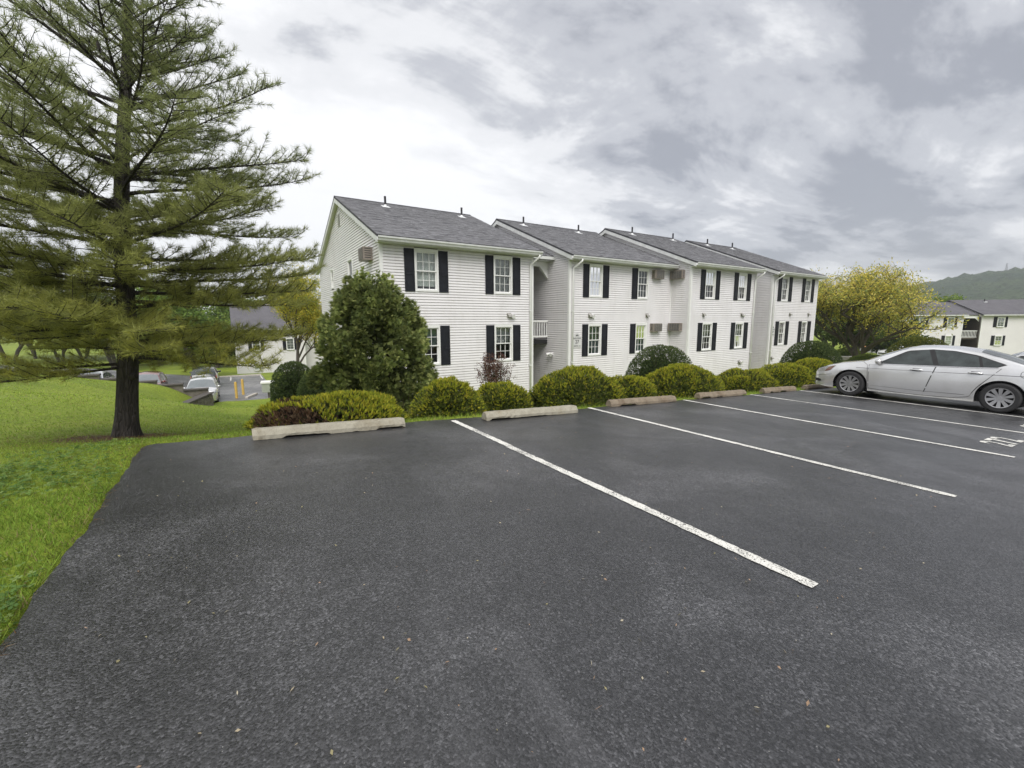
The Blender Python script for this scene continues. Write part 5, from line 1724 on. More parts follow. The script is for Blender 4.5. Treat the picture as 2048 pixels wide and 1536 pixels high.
def sedan(name, label, loc, rz, paint, roll=0.0, scale=1.0, detail=True):
    root = empty(name, loc, rz, label, 'car')
    root.rotation_euler = (roll, 0, rz)
    root.scale = (scale,) * 3
    belt = [(-2.5, .98), (-1.6, 1.00), (-.8, .965), (.4, .93), (1.2, .90), (1.9, .80), (2.4, .62)]
    top = [(-2.53, .62), (-2.50, .90), (-2.42, 1.06), (-2.1, 1.10), (-1.85, 1.115), (-1.70, 1.15), (-1.30, 1.31), (-.95, 1.415), (-.55, 1.465), (-.15, 1.48), (.15, 1.465), (.42, 1.405), (.75, 1.27), (1.10, 1.085), (1.25, 1.01), (1.40, .985), (1.75, .93), (2.05, .84), (2.25, .73), (2.36, .60), (2.39, .42)]
    drop = [(-2.53, .05), (-2.1, .06), (-1.7, .07), (-1.2, .10), (-.5, .075), (.2, .085), (.7, .13), (1.15, .10), (1.4, .075), (2.0, .09), (2.39, .04)]
    wf = [(-2.53, .72), (-2.48, .82), (-2.3, .90), (-1.9, .965), (-1.3, 1.0), (1.2, 1.0), (1.7, .975), (2.0, .93), (2.2, .86), (2.32, .76), (2.39, .62)]
    sh = CarShape(2.39, -2.53, 2.82, 1.845, belt, top, drop, wf, .335, arch=.40)
    body = sh.body(root, paint)
    underside(root, sh)
    for xa in (1.41, -1.41):
        for sd_ in (1, -1): wheel(root, xa, sd_ * (sh.w - .125), .335, sd_)
    for sd_ in (1, -1):
        S = (sd_,)
        # doors with their dark gaps
        fb = [(.98, .27), (.45, .235), (-.10, .225)]; ft = [(1.02, .895), (.45, .915), (-.28, .94)]
        rb_ = [(-.12, .225), (-.62, .24), (-.92, .30), (-1.00, .50)]; rt = [(-.30, .94), (-.8, .955), (-1.18, .965), (-1.36, .985)]
        def grow_(pl, dx0, dx1, dz): return [(p_[0] + (dx0 if i == 0 else dx1 if i == len(pl) - 1 else 0), p_[1] + dz) for i, p_ in enumerate(pl)]
        sh.panel('door_gap', M['seam'], root, grow_(fb, .011, -.011, -.011), grow_(ft, .011, -.011, .004), .0012, S)
        d1 = sh.panel('door', paint, root, fb, ft, .0032, S)
        sh.panel('door_gap', M['seam'], root, grow_(rb_, .011, -.013, -.011), grow_(rt, .011, -.013, .004), .0012, S)
        d2 = sh.panel('door', paint, root, rb_, rt, .0032, S)
        # glass
        sh.panel('window_surround', M['black'], root, [(.88, .925), (.0, .955), (-.9, .985), (-1.30, 1.005)], [(.80, .985), (.30, 1.305), (-.15, 1.362), (-.55, 1.345), (-.95, 1.265), (-1.44, 1.075)], .0030, S, ns=34)
        sh.panel('window', M['carglass'], root, [(.83, .945), (.3, .955), (-.24, .972)], [(.74, 1.00), (.26, 1.285), (-.09, 1.345)], .0055, S, ns=24)
        sh.panel('window', M['carglass'], root, [(-.34, .975), (-.7, .985), (-1.03, .995)], [(-.19, 1.345), (-.55, 1.326), (-.96, 1.232)], .0055, S, ns=20)
        sh.panel('quarter_window', M['carglass'], root, [(-1.08, .998), (-1.20, 1.003), (-1.27, 1.008)], [(-1.02, 1.210), (-1.22, 1.14), (-1.38, 1.075)], .0055, S, ns=12)
        # belt, character and sill lines
        sh.strip('belt_trim', M['chrome'], root, [(.90, .925), (.0, .950), (-.9, .975), (-1.32, .995)], .010, .008, sd_)
        sh.strip('side_crease', M['seam'], root, [(1.30, .79), (.6, .80), (-.3, .815), (-1.2, .835), (-1.9, .85)], .007, .004, sd_)
        sh.strip('sill_line', M['seam'], root, [(.95, .345), (0, .325), (-.85, .335)], .006, .003, sd_)
        for (hx, hz_) in ((.05, .835), (-.98, .855)):
            m_ = MB(); yy = sh.side(hx, hz_)
            m_.tube([(hx + .12, sd_ * (yy + .002), hz_), (hx + .09, sd_ * (yy + .03), hz_ + .004), (hx, sd_ * (yy + .04), hz_ + .006), (hx - .09, sd_ * (yy + .03), hz_ + .004), (hx - .12, sd_ * (yy + .002), hz_)], [.014, .018, .02, .018, .014], 8)
            m_.build('handle', paint, d1 if hx > 0 else d2, smooth=True)
            sh.panel('handle_recess', M['seam'], d1 if hx > 0 else d2, [(hx + .08, hz_ - .03), (hx - .08, hz_ - .03)], [(hx + .08, hz_ + .035), (hx - .08, hz_ + .035)], .0045, S, ns=4, nt=2)
        # mirror
        m_ = MB(); my = sh.side(.80, .97)
        m_.tube([(.80, sd_ * (my - .02), .95), (.81, sd_ * (my + .05), .965)], [.03, .025], 8)
        m_.tube([(.885, sd_ * (my + .10), .985), (.86, sd_ * (my + .105), .985), (.80, sd_ * (my + .11), .985), (.765, sd_ * (my + .115), .985)], [.025, .062, .078, .07], 10)
        m_.build('mirror', paint, root, smooth=True)
        # lamps
        sh.panel('headlight', M['lamp'], root, [(2.27, .60), (2.10, .61), (1.93, .66)], [(2.26, .685), (2.08, .755), (1.78, .815)], .006, S, ns=12)
        sh.panel('turn_lens', M['amber'], root, [(2.06, .625), (1.98, .645), (1.91, .67)], [(1.98, .74), (1.90, .775), (1.80, .808)], .009, S, ns=8)
        sh.panel('tail_light', M['redlens'], root, [(-2.20, .72), (-2.36, .70), (-2.47, .70)], [(-2.10, .93), (-2.3, .95), (-2.46, .93)], .006, S, ns=8)
        sh.panel('bumper_vent', M['black'], root, [(2.31, .33), (2.22, .32), (2.12, .34)], [(2.33, .40), (2.24, .41), (2.16, .39)], .006, S, ns=6)
        sh.strip('bumper_line', M['seam'], root, [(2.36, .47), (2.1, .52), (1.86, .56)], .007, .003, sd_)
        if sd_ == 1:
            cxf, czf = -1.78, .885
            ringp = [(cxf + .115 * math.cos(t) * (1 + .12 * abs(math.sin(2 * t))), czf + .075 * math.sin(t) * (1 + .12 * abs(math.sin(2 * t)))) for t in np.linspace(0, 2 * math.pi, 25)]
            sh.strip('fuel_flap', M['seam'], root, ringp, .006, .0035, sd_)
        sh.strip('wing_gap', M['seam'], root, [(1.02, .30), (1.03, .6), (1.06, .88), (1.16, .955)], .006, .003, sd_)
    sh.toppatch('windscreen', M['windscreen'], root, .36, 1.12, .90, .006, .96)
    sh.toppatch('rear_window', M['carglass'], root, -1.70, -.98, .93, .006, .88)
    g = MB(); g.box(2.30, 2.405, -.42, .42, .50, .60); g.build('grille', M['black'], root)
    ip = MB(); ip.box(2.24, 2.395, -.55, .55, .24, .36); ip.build('air_intake', M['black'], root)
    return root

sedan('silver_sedan', 'silver four-door sedan with alloy wheels parked nose-in at the right edge', (16.05, 3.93, float(lotz(16.05)) + .006), math.pi / 2 + R(1.5), M['silver'], roll=0.0, scale=1.055)
sc_ = bpy.data.objects['silver_sedan']
sc_.rotation_euler = (Matrix.Rotation(math.atan(LOT_S), 4, 'Y') @ Matrix.Rotation(math.pi / 2 + R(1.5), 4, 'Z')).to_euler()

def suv(name, label, loc, rz, paint, scale=1.0, kind=0, length=1.0, tail=False):
    root = empty(name, loc, rz, label, 'car'); root.scale = (scale * length, scale, scale)
    belt = [(-2.15, 1.05), (-1.2, 1.05), (0, .99), (1.0, .97), (1.6, .92), (2.1, .75)]
    if kind == 0:
        top = [(-2.15, .55), (-2.12, .95), (-2.02, 1.12), (-1.75, 1.34), (-1.45, 1.50), (-1.0, 1.585), (-.4, 1.605), (.1, 1.58), (.45, 1.50), (.95, 1.24), (1.25, 1.08), (1.40, 1.04), (1.75, .98), (2.0, .88), (2.1, .74), (2.15, .45)]
    else:
        top = [(-2.3, .55), (-2.28, .9), (-2.2, 1.03), (-1.75, 1.06), (-1.55, 1.12), (-1.1, 1.33), (-.7, 1.42), (-.2, 1.45), (.2, 1.42), (.75, 1.18), (1.05, 1.02), (1.25, .96), (1.7, .90), (2.0, .80), (2.12, .68), (2.17, .42)]
        belt = [(-2.3, .93), (-1.2, .95), (0, .91), (1.0, .88), (1.6, .84), (2.1, .66)]
    xr = top[0][0]; xf = top[-1][0]
    drop = [(xr, .06), (-1.3, .09), (0, .08), (.9, .12), (1.3, .08), (xf, .05)]
    wf = [(xr, .78), (xr + .06, .86), (xr + .3, .94), (-1.2, 1.0), (1.2, 1.0), (1.7, .96), (1.95, .88), (2.08, .78), (xf, .66)]
    sh = CarShape(xf, xr, 2.60, 1.79, belt, top, drop, wf, .335, sill=.22, arch=.395, tumble=.36)
    sh.body(root, paint); underside(root, sh)
    for xa in (1.3, -1.3):
        for sd_ in (1, -1): wheel(root, xa, sd_ * (sh.w - .125), .335, sd_, 5 if kind == 0 else 7)
    k = .0 if kind == 0 else -.10
    for sd_ in (1, -1):
        S = (sd_,)
        zt = 1.44 + k * 1.55
        sh.panel('window_surround', M['black'], root, [(1.0, 1.0 + k), (0, 1.03 + k), (-1.25, 1.08 + k)], [(.9, 1.07 + k), (.35, zt - .02), (-.5, zt + .02), (-1.05, zt - .06), (-1.55, 1.24 + k * 1.3)], .003, S, ns=28)
        sh.panel('window', M['carglass'], root, [(.94, 1.02 + k), (.4, 1.035 + k), (-.12, 1.045 + k)], [(.84, 1.08 + k), (.32, zt - .05), (-.08, zt - .015)], .0055, S, ns=18)
        sh.panel('window', M['carglass'], root, [(-.2, 1.05 + k), (-.6, 1.06 + k), (-1.0, 1.085 + k)], [(-.16, zt - .015), (-.5, zt - .02), (-1.0, zt - .09)], .0055, S, ns=14)
        d1 = sh.panel('door', paint, root, [(.88, .34), (.4, .30), (-.14, .30)], [(.93, .98 + k), (.4, 1.0 + k), (-.16, 1.02 + k)], .003, S)
        sh.strip('door_seam', M['seam'], root, [(.90, .34), (.95, .97 + k)], .008, .004, sd_); sh.strip('door_seam', M['seam'], root, [(-.15, .30), (-.17, 1.02 + k)], .008, .004, sd_)
        sh.strip('door_seam', M['seam'], root, [(-.16, .30), (-.75, .33), (-.92, .55), (-1.12, 1.05 + k)], .008, .004, sd_)
        sh.strip('sill_trim', M['black'], root, [(.85, .29), (-.85, .29)], .05, .006, sd_)
        m_ = MB(); my = sh.side(.82, 1.0 + k)
        m_.tube([(.84, sd_ * (my - .02), 1.0 + k), (.84, sd_ * (my + .07), 1.02 + k), (.83, sd_ * (my + .20), 1.03 + k)], [.03, .075, .06], 8); m_.build('mirror', paint, root, smooth=True)
        sh.panel('headlight', M['lamp'], root, [(2.06, .68), (1.9, .70), (1.72, .76)], [(2.06, .77), (1.88, .83), (1.62, .87)], .006, S, ns=10)
        sh.panel('tail_light', M['redlens'], root, [(xr + .30, .80), (xr + .15, .79), (xr + .05, .79)], [(xr + .34, .98 + k), (xr + .18, 1.0 + k), (xr + .06, .96 + k)], .007, S, ns=8)
    sh.toppatch('windscreen', M['windscreen'], root, .42 if kind == 0 else .2, 1.26 if kind == 0 else 1.02, .90, .006, .97)
    sh.toppatch('rear_window', M['carglass'], root, xr + .12 if kind == 0 else -1.55, -1.5 if kind == 0 else -.85, .90, .006, .88)
    g = MB(); g.box(xf - .10, xf + .012, -.45, .45, .56, .70); g.build('grille', M['black'], root)
    ip = MB(); ip.box(xf - .10, xf + .006, -.6, .6, .28, .42); ip.build('air_intake', M['black'], root)
    return root
def lw(x, y): return float(lowz(x, y)) + .004
suv('silver_crossover', 'silver compact crossover parked facing the end of the stone retaining wall', (-2.05, 36.1, lw(-2.05, 36.1)), -math.pi / 2, M['silver2'])
suv('red_car', 'dark red car parked beside the silver crossover in the lower lot', (-4.95, 36.3, lw(-4.95, 36.3) + .06), -math.pi / 2, M['red'], kind=0, scale=1.0)
suv('grey_car', 'silver-grey car behind the stepped wall just left of the pine trunk', (-7.7, 36.4, lw(-7.7, 36.4)), -math.pi / 2, M['silver2'], kind=1)
suv('dark_suv', 'black tall vehicle parked across the lower lot behind the silver crossover', (-2.4, 47.0, lw(-2.4, 47.0)), math.pi * .5, M['darkcar'], scale=1.12, kind=0)
suv('dark_car', 'dark teal car showing its red tail lamp above the lawn at the far left', (-11.4, 36.2, lw(-11.4, 36.2) + .05), math.pi * .02, M['navy'], kind=1)
p = at(1775, 716, 45)
suv('white_car', 'small white car at the back beside the hedge mound', (p.x + 1.0, p.y - .8, gz(p.x, p.y) + .12), HEAD - R(90) + R(175), M['whitecar'], kind=0, scale=.92)
suv('parked_car', 'car whose dark windscreen shows above the sedan boot at the right edge', (20.0, 2.45, float(lotz(20.0)) + .0), math.pi / 2, M['silver2'], kind=0, scale=.97)

# ------------------------------------------------------------------ retaining wall
def retaining_wall():
    root = empty('retaining_wall', (-1.6, 33.4, -3.8), 0, 'stepped stone retaining wall with dark cap slabs beside the lower lot', 'wall')
    inv = Vector((1.6, -33.4, 3.8))
    rr = random.Random(9)
    mesh_cache = {}
    def stone(x0, x1, y0, y1, z0, z1):
        mb = MB(); b = .025
        mb.bbox(x0, x1, y0, y1, z0, z1, min(b, (z1 - z0) * .3))
        mb.v = [(v[0] + inv.x + rr.uniform(-.012, .012), v[1] + inv.y + rr.uniform(-.012, .012), v[2] + inv.z + rr.uniform(-.008, .008)) for v in mb.v]
        mb.build('stone', M['stone'], root)
    # stepped sections along x
    x = -1.62
    topz = lambda x: float(np.interp(x, [-16, -12, -8.58, -5.97, -3.5, -1.59], [-.62, -.78, -1.09, -1.66, -2.21, -2.81]))
    while x > -15:
        w = 1.25
        zt = topz(x - w * .5)
        core = MB(); zb = float(lowz(x - w, 33.8)) - .3
        core.box(x - w, x, 33.30, 33.62, zb, zt - .09); core.v = [(v[0] + inv.x, v[1] + inv.y, v[2] + inv.z) for v in core.v]
        core.build('wall_core', M['stone'], root)
        cp = MB(); cp.bbox(x - w - .02, x + .02, 33.22, 33.72, zt - .085, zt, .015); cp.v = [(v[0] + inv.x, v[1] + inv.y, v[2] + inv.z) for v in cp.v]
        cp.build('cap_slab', M['cap'], root)
        # face stones on the lot side
        z = zb + .25
        while z < zt - .25:
            h = rr.uniform(.16, .26); xx = x - w
            while xx < x - .05:
                ww = min(rr.uniform(.25, .5), x - xx)
                stone(xx + .01, xx + ww - .01, 33.62, 33.70, z, min(z + h - .012, zt - .10)); xx += ww
            z += h
        x -= w
    # returning wing with sloped cap, facing the lawn
    A = Vector((-1.55, 33.3, -2.86)); B = Vector((-2.75, 31.0, -3.10))
    t = (B - A); Lw = math.hypot(t.x, t.y); tx, ty = t.x / Lw, t.y / Lw; nx, ny = -ty, tx
    # outward side faces right/down the valley
    def wm(s, n_, z): return (A.x + tx * s + nx * n_ + inv.x, A.y + ty * s + ny * n_ + inv.y, z + inv.z)
    ztop = lambda s: A.z + (B.z - A.z) * s / Lw
    c = MB(); st = 0
    c.v = [wm(s, n_, z) for s, n_, z in [(0, -.12, -4.6), (Lw, -.12, -4.6), (Lw, .12, -4.6), (0, .12, -4.6), (0, -.12, ztop(0) - .09), (Lw, -.12, ztop(Lw) - .09), (Lw, .12, ztop(Lw) - .09), (0, .12, ztop(0) - .09)]]
    c.f = [(0, 3, 2, 1), (4, 5, 6, 7), (0, 1, 5, 4), (1, 2, 6, 5), (2, 3, 7, 6), (3, 0, 4, 7)]
    c.build('wall_core', M['stone'], root)
    for sgn in (1, -1):
        z = -4.3
        while z < -2.9:
            h = rr.uniform(.15, .24); s = 0.0
            while s < Lw - .04:
                ww = min(rr.uniform(.22, .5), Lw - s)
                zt = min(ztop(s), ztop(s + ww)) - .10
                z1 = min(z + h - .012, zt)
                if z1 - z > .05:
                    mb = MB(); mb.bbox(s + .008, s + ww - .008, *sorted((sgn * .12, sgn * (.18 + rr.uniform(0, .03)))), z, z1, .02); mb.map(wm); mb.build('stone', M['stone'], root)
                s += ww
            z += h
    k = 4
    for i in range(k):
        s0, s1 = Lw * i / k, Lw * (i + 1) / k - .012
        mb = MB(); mb.v = [wm(s, n_, z) for s, n_, z in [(s0, -.24, ztop(s0) - .08), (s1, -.24, ztop(s1) - .08), (s1, .24, ztop(s1) - .08), (s0, .24, ztop(s0) - .08), (s0, -.24, ztop(s0)), (s1, -.24, ztop(s1)), (s1, .24, ztop(s1)), (s0, .24, ztop(s0))]]
        mb.f = [(0, 3, 2, 1), (4, 5, 6, 7), (0, 1, 5, 4), (1, 2, 6, 5), (2, 3, 7, 6), (3, 0, 4, 7)]
        mb.build('cap_slab', M['cap'], root)
retaining_wall()

# ------------------------------------------------------------------ bollards, mailbox, marker
def bollard(px, d, label):
    p = at(px, 790, d); z = float(lowz(p.x, p.y)) if low_out(np.array(p.x), np.array(p.y)) < .01 else gz(p.x, p.y)
    root = empty('bollard', (p.x, p.y, z), 0, label, 'bollard', 'yellow steel bollards by the lower lot')
    mb = MB(); mb.tube([(0, 0, -.2), (0, 0, 1.12)], .085, 16); mb.build('post', M['yellow'], root, smooth=False)
    c = MB(); c.tube([(0, 0, 1.12), (0, 0, 1.155), (0, 0, 1.17)], [.085, .06, .01], 16); c.build('cap', M['yellow'], root, smooth=True)
bollard(473, 30.5, 'yellow steel bollard nearest the silver crossover in the lower lot')
bollard(487, 32.5, 'yellow steel bollard farther back, right of the other one')
p = at(492, 795, 31.0)
kb = MB(); kb.bbox(-.9, .9, -.1, .1, 0, .14, .02); o = kb.build('wheel_stop', M['kerb']); o.location = (p.x + .35, p.y, lw(p.x, p.y)); o.rotation_euler = (0, 0, R(68)); tag(o, 'short pale kerb block at the foot of the yellow bollards', 'wheel stop')
p = at(538, 792, 30.6)
zm = lw(p.x, p.y)
root = empty('mailbox_cluster', (p.x, p.y, zm), R(-8), 'grey cluster mailbox with pale sloped top on a brown post', 'mailbox')
mb = MB(); mb.box(-.06, .06, -.06, .06, -.2, .40); mb.build('post', M['postgrey'], root)
mb = MB(); mb.bbox(-.38, .38, -.20, .20, .40, 1.02, .012); bx_ = mb.build('cabinet', M['boxgrey'], root)
for i in range(4):
    for j in range(4):
        d_ = MB(); d_.box(-.35 + i * .176, -.35 + i * .176 + .165, -.212, -.202, .43 + j * .142, .43 + j * .142 + .132); dd = d_.build('mailbox_door', M['boxgrey'], bx_)
mb = MB(); mb.prism([(-.26, 1.03), (.26, 1.03), (.26, 1.20), (-.26, 1.12)], -.44, .44, 'x'); mb.build('top', M['boxtop'], root)
# concrete edge and pavement at the far side of the lower lot
mb = MB()
for x0, x1 in ((-15, -3.2), (-3.0, 2.3)):
    mb.prism([(57.0, float(lowz(0, 57)) - .2 + .10 * 0), (57.18, float(lowz(0, 57)) - .2), (57.18, float(lowz(0, 57)) + .13), (57.03, float(lowz(0, 57)) + .13)], x0, x1, 'x')
o = mb.build('kerb', M['kerb']); tag(o, kind='structure')
def low_line(x0, y0, x1, y1, w=.11):
    mb = MB(); t = Vector((x1 - x0, y1 - y0, 0)).normalized(); nv = Vector((-t.y, t.x, 0)) * w / 2; k = 12
    for i in range(k):
        a = (x0 + (x1 - x0) * i / k, y0 + (y1 - y0) * i / k); b = (x0 + (x1 - x0) * (i + 1) / k, y0 + (y1 - y0) * (i + 1) / k)
        mb.poly([(q[0], q[1], float(lowz(q[0], q[1])) + .012) for q in ((a[0] - nv.x, a[1] - nv.y), (b[0] - nv.x, b[1] - nv.y), (b[0] + nv.x, b[1] + nv.y), (a[0] + nv.x, a[1] + nv.y))])
    o = mb.build('parking_line', M['paint']); tag(o, kind='structure')
for x in (-9, -6.2, -3.4, -.6, 2.2): low_line(x, 51.6, x, 56.6)
p = at(1728, 714, 40)
root = empty('marker_post', (p.x, p.y, gz(p.x, p.y)), R(20), 'short orange marker post standing on the grass beyond the hedge', 'post')
mb = MB(); mb.bbox(-.09, .09, -.05, .05, -.1, 1.25, .02); mb.build('post', M['orange'], root)
mb = MB(); mb.box(-.06, .06, -.062, -.052, .75, 1.1); mb.build('plate', M['signwhite'], root)
mb = MB(); mb.bbox(-.5, -.12, -.15, .15, -.05, .30, .03); mb.build('base_block', M['conc_brown'], root)
p = at(1695, 718, 36)
mb = MB(); mb.bbox(-1.6, 1.6, -.5, .5, -.1, .16, .02); o = mb.build('sidewalk', M['kerb']); o.location = (p.x, p.y, gz(p.x, p.y) + .15); o.rotation_euler = (0, 0, HEAD - math.pi / 2); tag(o, kind='structure')

# ------------------------------------------------------------------ wooded hill and tower
def hill():
    rng = np.random.default_rng(3)
    az = np.radians(np.linspace(-180, 180, 720)); rd = np.linspace(700, 1500, 90)
    A, D_ = np.meshgrid(az, rd, indexing='ij')
    fx = math.cos(HEAD); 
    # azimuth measured to the right of the view axis
    X_ = D_ * (np.cos(A) * _F.x + np.sin(A) * _Rt.x); Y_ = D_ * (np.cos(A) * _F.y + np.sin(A) * _Rt.y)
    t = (D_ - 700) / 800
    ad = np.degrees(A)
    crest = np.interp(ad, [-180, -75, -45, -10, 20, 34, 38, 42, 45, 48, 52, 60, 80, 120, 180], [40, 24, 26, 22, 20, 28, 50, 76, 90, 97, 97, 90, 60, 40, 40])
    Zh = -6 + crest * np.sin(np.clip(t, 0, 1) * math.pi * .62) / math.sin(math.pi * .5)
    bump = np.zeros_like(Zh)
    for i in range(26):
        k = rng.uniform(.06, .34); th = rng.uniform(0, 6.28)
        bump += np.sin((X_ * math.cos(th) + Y_ * math.sin(th)) * k + rng.uniform(0, 6.28)) / 5.0
    bump2 = rng.normal(0, 1, Zh.shape)
    Zh += (np.abs(bump) * 3.2 + bump2 * 1.5) * np.clip(t * 4, 0, 1)
    V = np.stack([X_, Y_, Zh], -1).reshape(-1, 3); nx, ny = A.shape
    i = np.arange(nx * ny).reshape(nx, ny)
    Q = np.stack([i[:-1, :-1], i[1:, :-1], i[1:, 1:], i[:-1, 1:]], -1).reshape(-1, 4)
    me = bpy.data.meshes.new('wooded_hill'); me.from_pydata([tuple(v) for v in V], [], [tuple(q) for q in Q])
    m, nt, b = newmat('forest')
    g = N(nt, 'ShaderNodeNewGeometry').outputs['Position']
    n1 = N(nt, 'ShaderNodeTexNoise', {'Vector': g, 'Scale': .012, 'Detail': 5.0, 'Roughness': .6})
    n2 = N(nt, 'ShaderNodeTexNoise', {'Vector': g, 'Scale': .16, 'Detail': 5.0, 'Roughness': .75})
    c = ramp(nt, n1.outputs['Fac'], [(.35, (.035, .062, .030)), (.65, (.062, .092, .036))])
    f_ = ramp(nt, n2.outputs['Fac'], [(.3, .4), (.7, 1.7)])
    bq = N(nt, 'ShaderNodeBump', {'Height': n2.outputs['Fac'], 'Strength': 1.0, 'Distance': 9.0})
    nt.links.new(bq.outputs[0], b.inputs['Normal'])
    mx = N(nt, 'ShaderNodeMix', {0: 1.0, 6: c, 7: f_}, data_type='RGBA', blend_type='MULTIPLY')
    nt.links.new(mx.outputs[2], b.inputs['Base Color']); b.inputs['Roughness'].default_value = .9; b.inputs['Specular IOR Level'].default_value = .1
    me.materials.append(m)
    o = bpy.data.objects.new('wooded_hill', me); COL.objects.link(o); tag(o, kind='structure')
    return V
HV = hill()
# mast on the crest
a_ = math.atan((1972 - 1024) / FPX); 
cand = HV[(np.abs(np.degrees(np.arctan2(HV @ np.array(_Rt), HV @ np.array(_F))) - math.degrees(a_)) < .5)]
tp = cand[np.argmax(cand[:, 2] / np.hypot(cand[:, 0], cand[:, 1]))]
root = empty('radio_mast', (tp[0], tp[1], tp[2] - 2), 0, 'thin lattice radio mast on the crest of the wooded hill', 'tower')
for sx, sy in ((-1, -1), (1, -1), (0, 1)):
    mb = MB(); mb.tube([(sx * 1.6, sy * 1.6, -3), (sx * .3, sy * .3, 13)], .3, 5); mb.build('leg', M['steel'], root)
mb = MB()
for k in range(8):
    z = k * 1.6; r_ = 1.6 - 1.3 * k / 8
    mb.tube([(-r_, -r_, z), (r_, -r_, z + .8), (0, r_, z + 1.6), (-r_ * .9, -r_ * .9, z + 1.6)], .18, 4)
mb.build('lattice', M['steel'], root)

# ------------------------------------------------------------------ grass, clover, litter
def inview(x, y, z, mx=1.5):
    d = x * _F.x + y * _F.y; r = x * _Rt.x + y * _Rt.y
    return (d > .6) & (r > -1.25 * d - mx) & (r < 1.25 * d + mx)
def grass():
    rng = np.random.default_rng(91)
    Ts, Cs = [], []
    def zone(xr, yr, dens, L0, Wd, dmin, dmax):
        n = int((xr[1] - xr[0]) * (yr[1] - yr[0]) * dens)
        x = rng.uniform(*xr, n); y = rng.uniform(*yr, n)
        d = x * _F.x + y * _F.y
        ok = inview(x, y, 0) & (np.hypot(x, y) >= dmin) & (np.hypot(x, y) < dmax)
        ok &= ~((x > lot_edge_x(y) - .005) & (y < lot_edge_y(x) + .005))
        ok &= low_out(x, y) > .05
        ok &= ~((x > 4.2) & (x < 34) & (y > 14) & (y < 30))
        ok &= ~((x < -1.3) & (y > 33.1))
        pd = np.hypot(x - PINE.x, y - PINE.y)
        ok &= rng.random(n) < np.clip((pd - .25) / .9, .05, 1)
        x, y = x[ok], y[ok]; n = len(x)
        z = ground(x, y) - .004
        P = np.stack([x, y, z], 1)
        D = rng.normal(0, .55, (n, 3)); D[:, 2] = 1; D /= np.linalg.norm(D, axis=1, keepdims=True)
        edge = np.exp(-np.maximum(LOT_X - x, 0) / .25) * (y < 6.8)
        L = L0 * rng.uniform(.5, 1.3, n) * (1 + .5 * edge)
        Ts.append(blades(P, D, L, np.full(n, Wd), rng))
        f1 = np.sin(x * .9 + 1.3 * np.sin(y * .7)) * .5 + np.sin(y * 1.3 + x * .4) * .3 + rng.normal(0, .35, n)
        c1 = np.array([.170, .265, .038]); c2 = np.array([.330, .400, .070]); c3 = np.array([.240, .340, .048])
        t = np.clip(f1 * .5 + .5, 0, 1)[:, None]
        c = c1 * (1 - t) + np.where(rng.random((n, 1)) < .5, c2, c3) * t
        dead = rng.random(n) < .045 + .12 * edge
        c = np.where(dead[:, None], np.array([.26, .21, .10]), c)
        Cs.append(c * rng.uniform(.6, 1.6, (n, 1)))
    zone((-6, -.7), (.5, 9), 4000, .052, .0065, 0, 5.2)
    zone((-9, 3), (3, 12), 1500, .046, .007, 5.2, 9)
    zone((-16, 6), (4, 20), 420, .042, .012, 9, 16)
    zone((-24, 8), (8, 35), 120, .045, .022, 16, 34)
    zone((1, 24), (6.5, 8.4), 700, .07, .008, 5.2, 24)
    T = np.concatenate(Ts); C = np.concatenate(Cs)
    o = np_mesh('grass', T.reshape(-1, 3), 3, M['grass'], None, C)
    tag(o, 'mown bright green grass covering the lawn beside the lot', 'grass', kind='stuff')
    # clover: three rounded leaflets on each stem
    n = 5200
    x = rng.uniform(-4.2, LOT_X + .02, n * 3); y = rng.uniform(1.2, 7.0, n * 3)
    pat = np.sin(x * 2.3 + np.sin(y * 1.7)) + np.sin(y * 2.9 + x) + rng.normal(0, .5, n * 3)
    ok = inview(x, y, 0) & (pat > .2) & (x < lot_edge_x(y) - .02); x, y = x[ok][:n], y[ok][:n]; n = len(x)
    c = np.stack([x, y, ground(x, y) + rng.uniform(.03, .065, n)], 1)
    q = []
    a0 = rng.uniform(0, 6.28, n); s = rng.uniform(.012, .021, n); tl = rng.normal(0, .25, (n, 2))
    for k in range(3):
        a = a0 + k * 2.094
        u = np.stack([np.cos(a), np.sin(a), tl[:, 0] * np.cos(a) + tl[:, 1] * np.sin(a)], 1); v = np.stack([-np.sin(a), np.cos(a), -tl[:, 0] * np.sin(a) + tl[:, 1] * np.cos(a)], 1)
        q.append(np.stack([c, c + u * (s * .75)[:, None] + v * (s * .6)[:, None], c + u * (s * 1.35)[:, None], c + u * (s * .75)[:, None] - v * (s * .6)[:, None]], 1))
    Q = np.stack(q, 1).reshape(-1, 3)
    cc = np.array([(.13, .22, .055), (.17, .26, .065), (.21, .29, .09), (.09, .17, .045)])[rng.integers(0, 4, n)] * rng.uniform(.8, 1.2, (n, 1))
    o = np_mesh('clover', Q, 4, M['grass'], None, np.repeat(cc, 3, 0))
    tag(o, 'patches of clover in the grass next to the asphalt edge', 'clover', kind='stuff')
    # dropped husks, needles and petals on the asphalt
    n = 420
    d = rng.uniform(1.2, 9, n); az = rng.uniform(-.85, .8, n)
    x = d * (np.cos(az) * _F.x + np.sin(az) * _Rt.x); y = d * (np.cos(az) * _F.y + np.sin(az) * _Rt.y)
    ok = (x > LOT_X + .05) & (y < LOT_Y - .1); x, y = x[ok], y[ok]; n = len(x)
    P = np.stack([x, y, lotz(x) + .004], 1)
    D = rng.normal(0, 1, (n, 3)); D[:, 2] = rng.uniform(0, .25, n); D /= np.linalg.norm(D, axis=1, keepdims=True)
    L = rng.uniform(.010, .026, n); L[: n // 8] *= 2.0
    Wd = L * rng.uniform(.25, .6, n); Wd[: n // 8] = .003
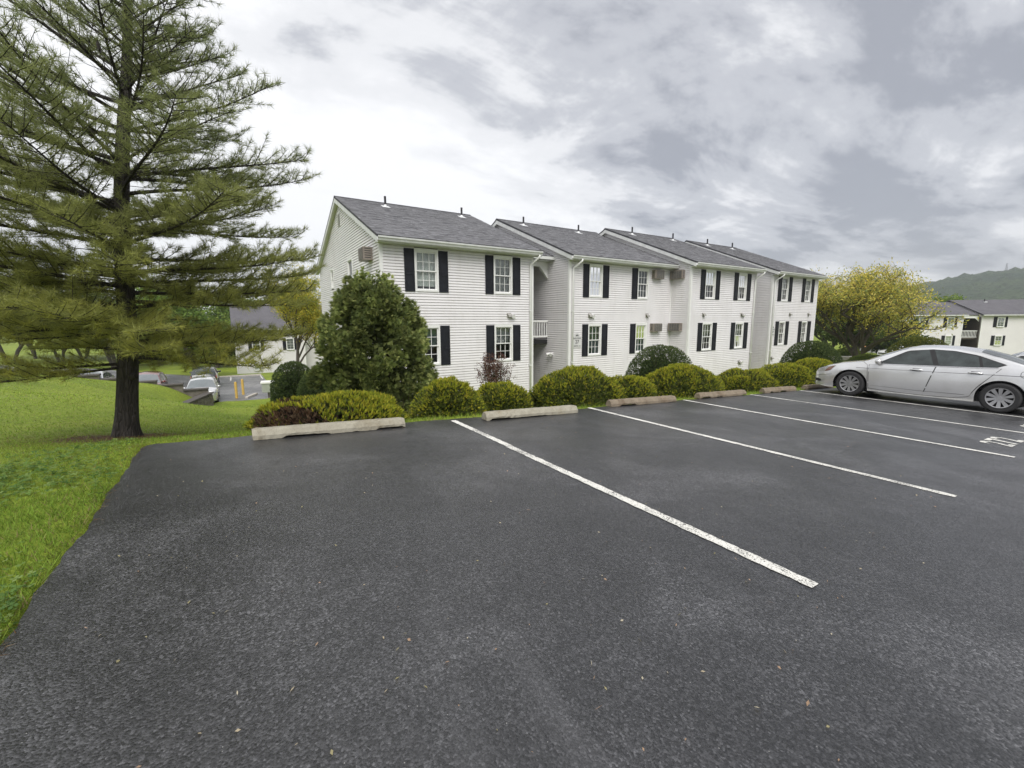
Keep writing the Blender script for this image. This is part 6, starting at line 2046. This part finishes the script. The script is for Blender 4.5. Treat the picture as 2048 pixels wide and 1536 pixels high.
    side = np.cross(D, np.array([0, 0, 1.0])); side /= np.linalg.norm(side, axis=1, keepdims=True)
    m_ = P + D * (L * .5)[:, None]; up_ = np.array([0, 0, 1.0]) * (Wd * .4)[:, None]
    Q = np.stack([P, m_ + side * (Wd / 2)[:, None] + up_, P + D * L[:, None] + up_ * .3, m_ - side * (Wd / 2)[:, None]], 1)
    cc = np.array([(.55, .47, .33), (.48, .33, .22), (.62, .56, .42), (.40, .36, .20), (.58, .40, .28)])[rng.integers(0, 5, n)]
    o = np_mesh('fallen_husks', Q.reshape(-1, 3), 4, M['grass'], None, cc)
    tag(o, 'pale fallen husks and needles scattered over the dark asphalt', 'litter', kind='stuff')
grass()
def needle_litter():
    rng = np.random.default_rng(95)
    n = 9000
    x = np.concatenate([rng.normal(PINE.x, .75, n // 2), LOT_X - np.abs(rng.normal(0, .07, n // 2)) + .03]); y = np.concatenate([rng.normal(PINE.y - .25, .55, n // 2), rng.uniform(1.3, 6.7, n // 2)])
    keep = rng.random(n) < np.where(np.arange(n) < n // 2, 1, (np.sin(y * 3.1) * .5 + np.sin(y * 7.7) * .3 + .1) * .35)
    x, y = x[keep], y[keep]; n = len(x)
    on = (x > lot_edge_x(y)) & (y < lot_edge_y(x))
    P = np.stack([x, y, np.where(on, lotz(x) + .004, ground(x, y) + rng.uniform(.004, .03, n))], 1)
    D = rng.normal(0, 1, (n, 3)); D[:, 2] = rng.uniform(0, .2, n); D /= np.linalg.norm(D, axis=1, keepdims=True)
    T = blades(P, D, rng.uniform(.025, .06, n), np.full(n, .003), rng)
    cc = np.array([(.16, .085, .04), (.22, .13, .06), (.11, .06, .035), (.28, .19, .09)])[rng.integers(0, 4, n)]
    o = np_mesh('needle_litter', T.reshape(-1, 3), 3, M['grass'], None, cc)
    tag(o, 'brown fallen pine needles under the pine and along the asphalt edge', 'litter', kind='stuff')
needle_litter()

# ------------------------------------------------------------------ damp air between here and the hill
def haze():
    mb = MB(); mb.box(-1900, 1900, -1900, 1900, -16, 150)
    m = bpy.data.materials.new('haze'); m.use_nodes = True
    nt = m.node_tree; nt.nodes.remove(nt.nodes['Principled BSDF'])
    v = N(nt, 'ShaderNodeVolumePrincipled', {'Color': (.86, .90, .95, 1), 'Density': .00038, 'Anisotropy': .2})
    nt.links.new(v.outputs[0], nt.nodes['Material Output'].inputs['Volume'])
    o = mb.build('haze', m)
    tag(o, 'thin damp haze in front of the wooded hill', 'haze', kind='stuff')
haze()
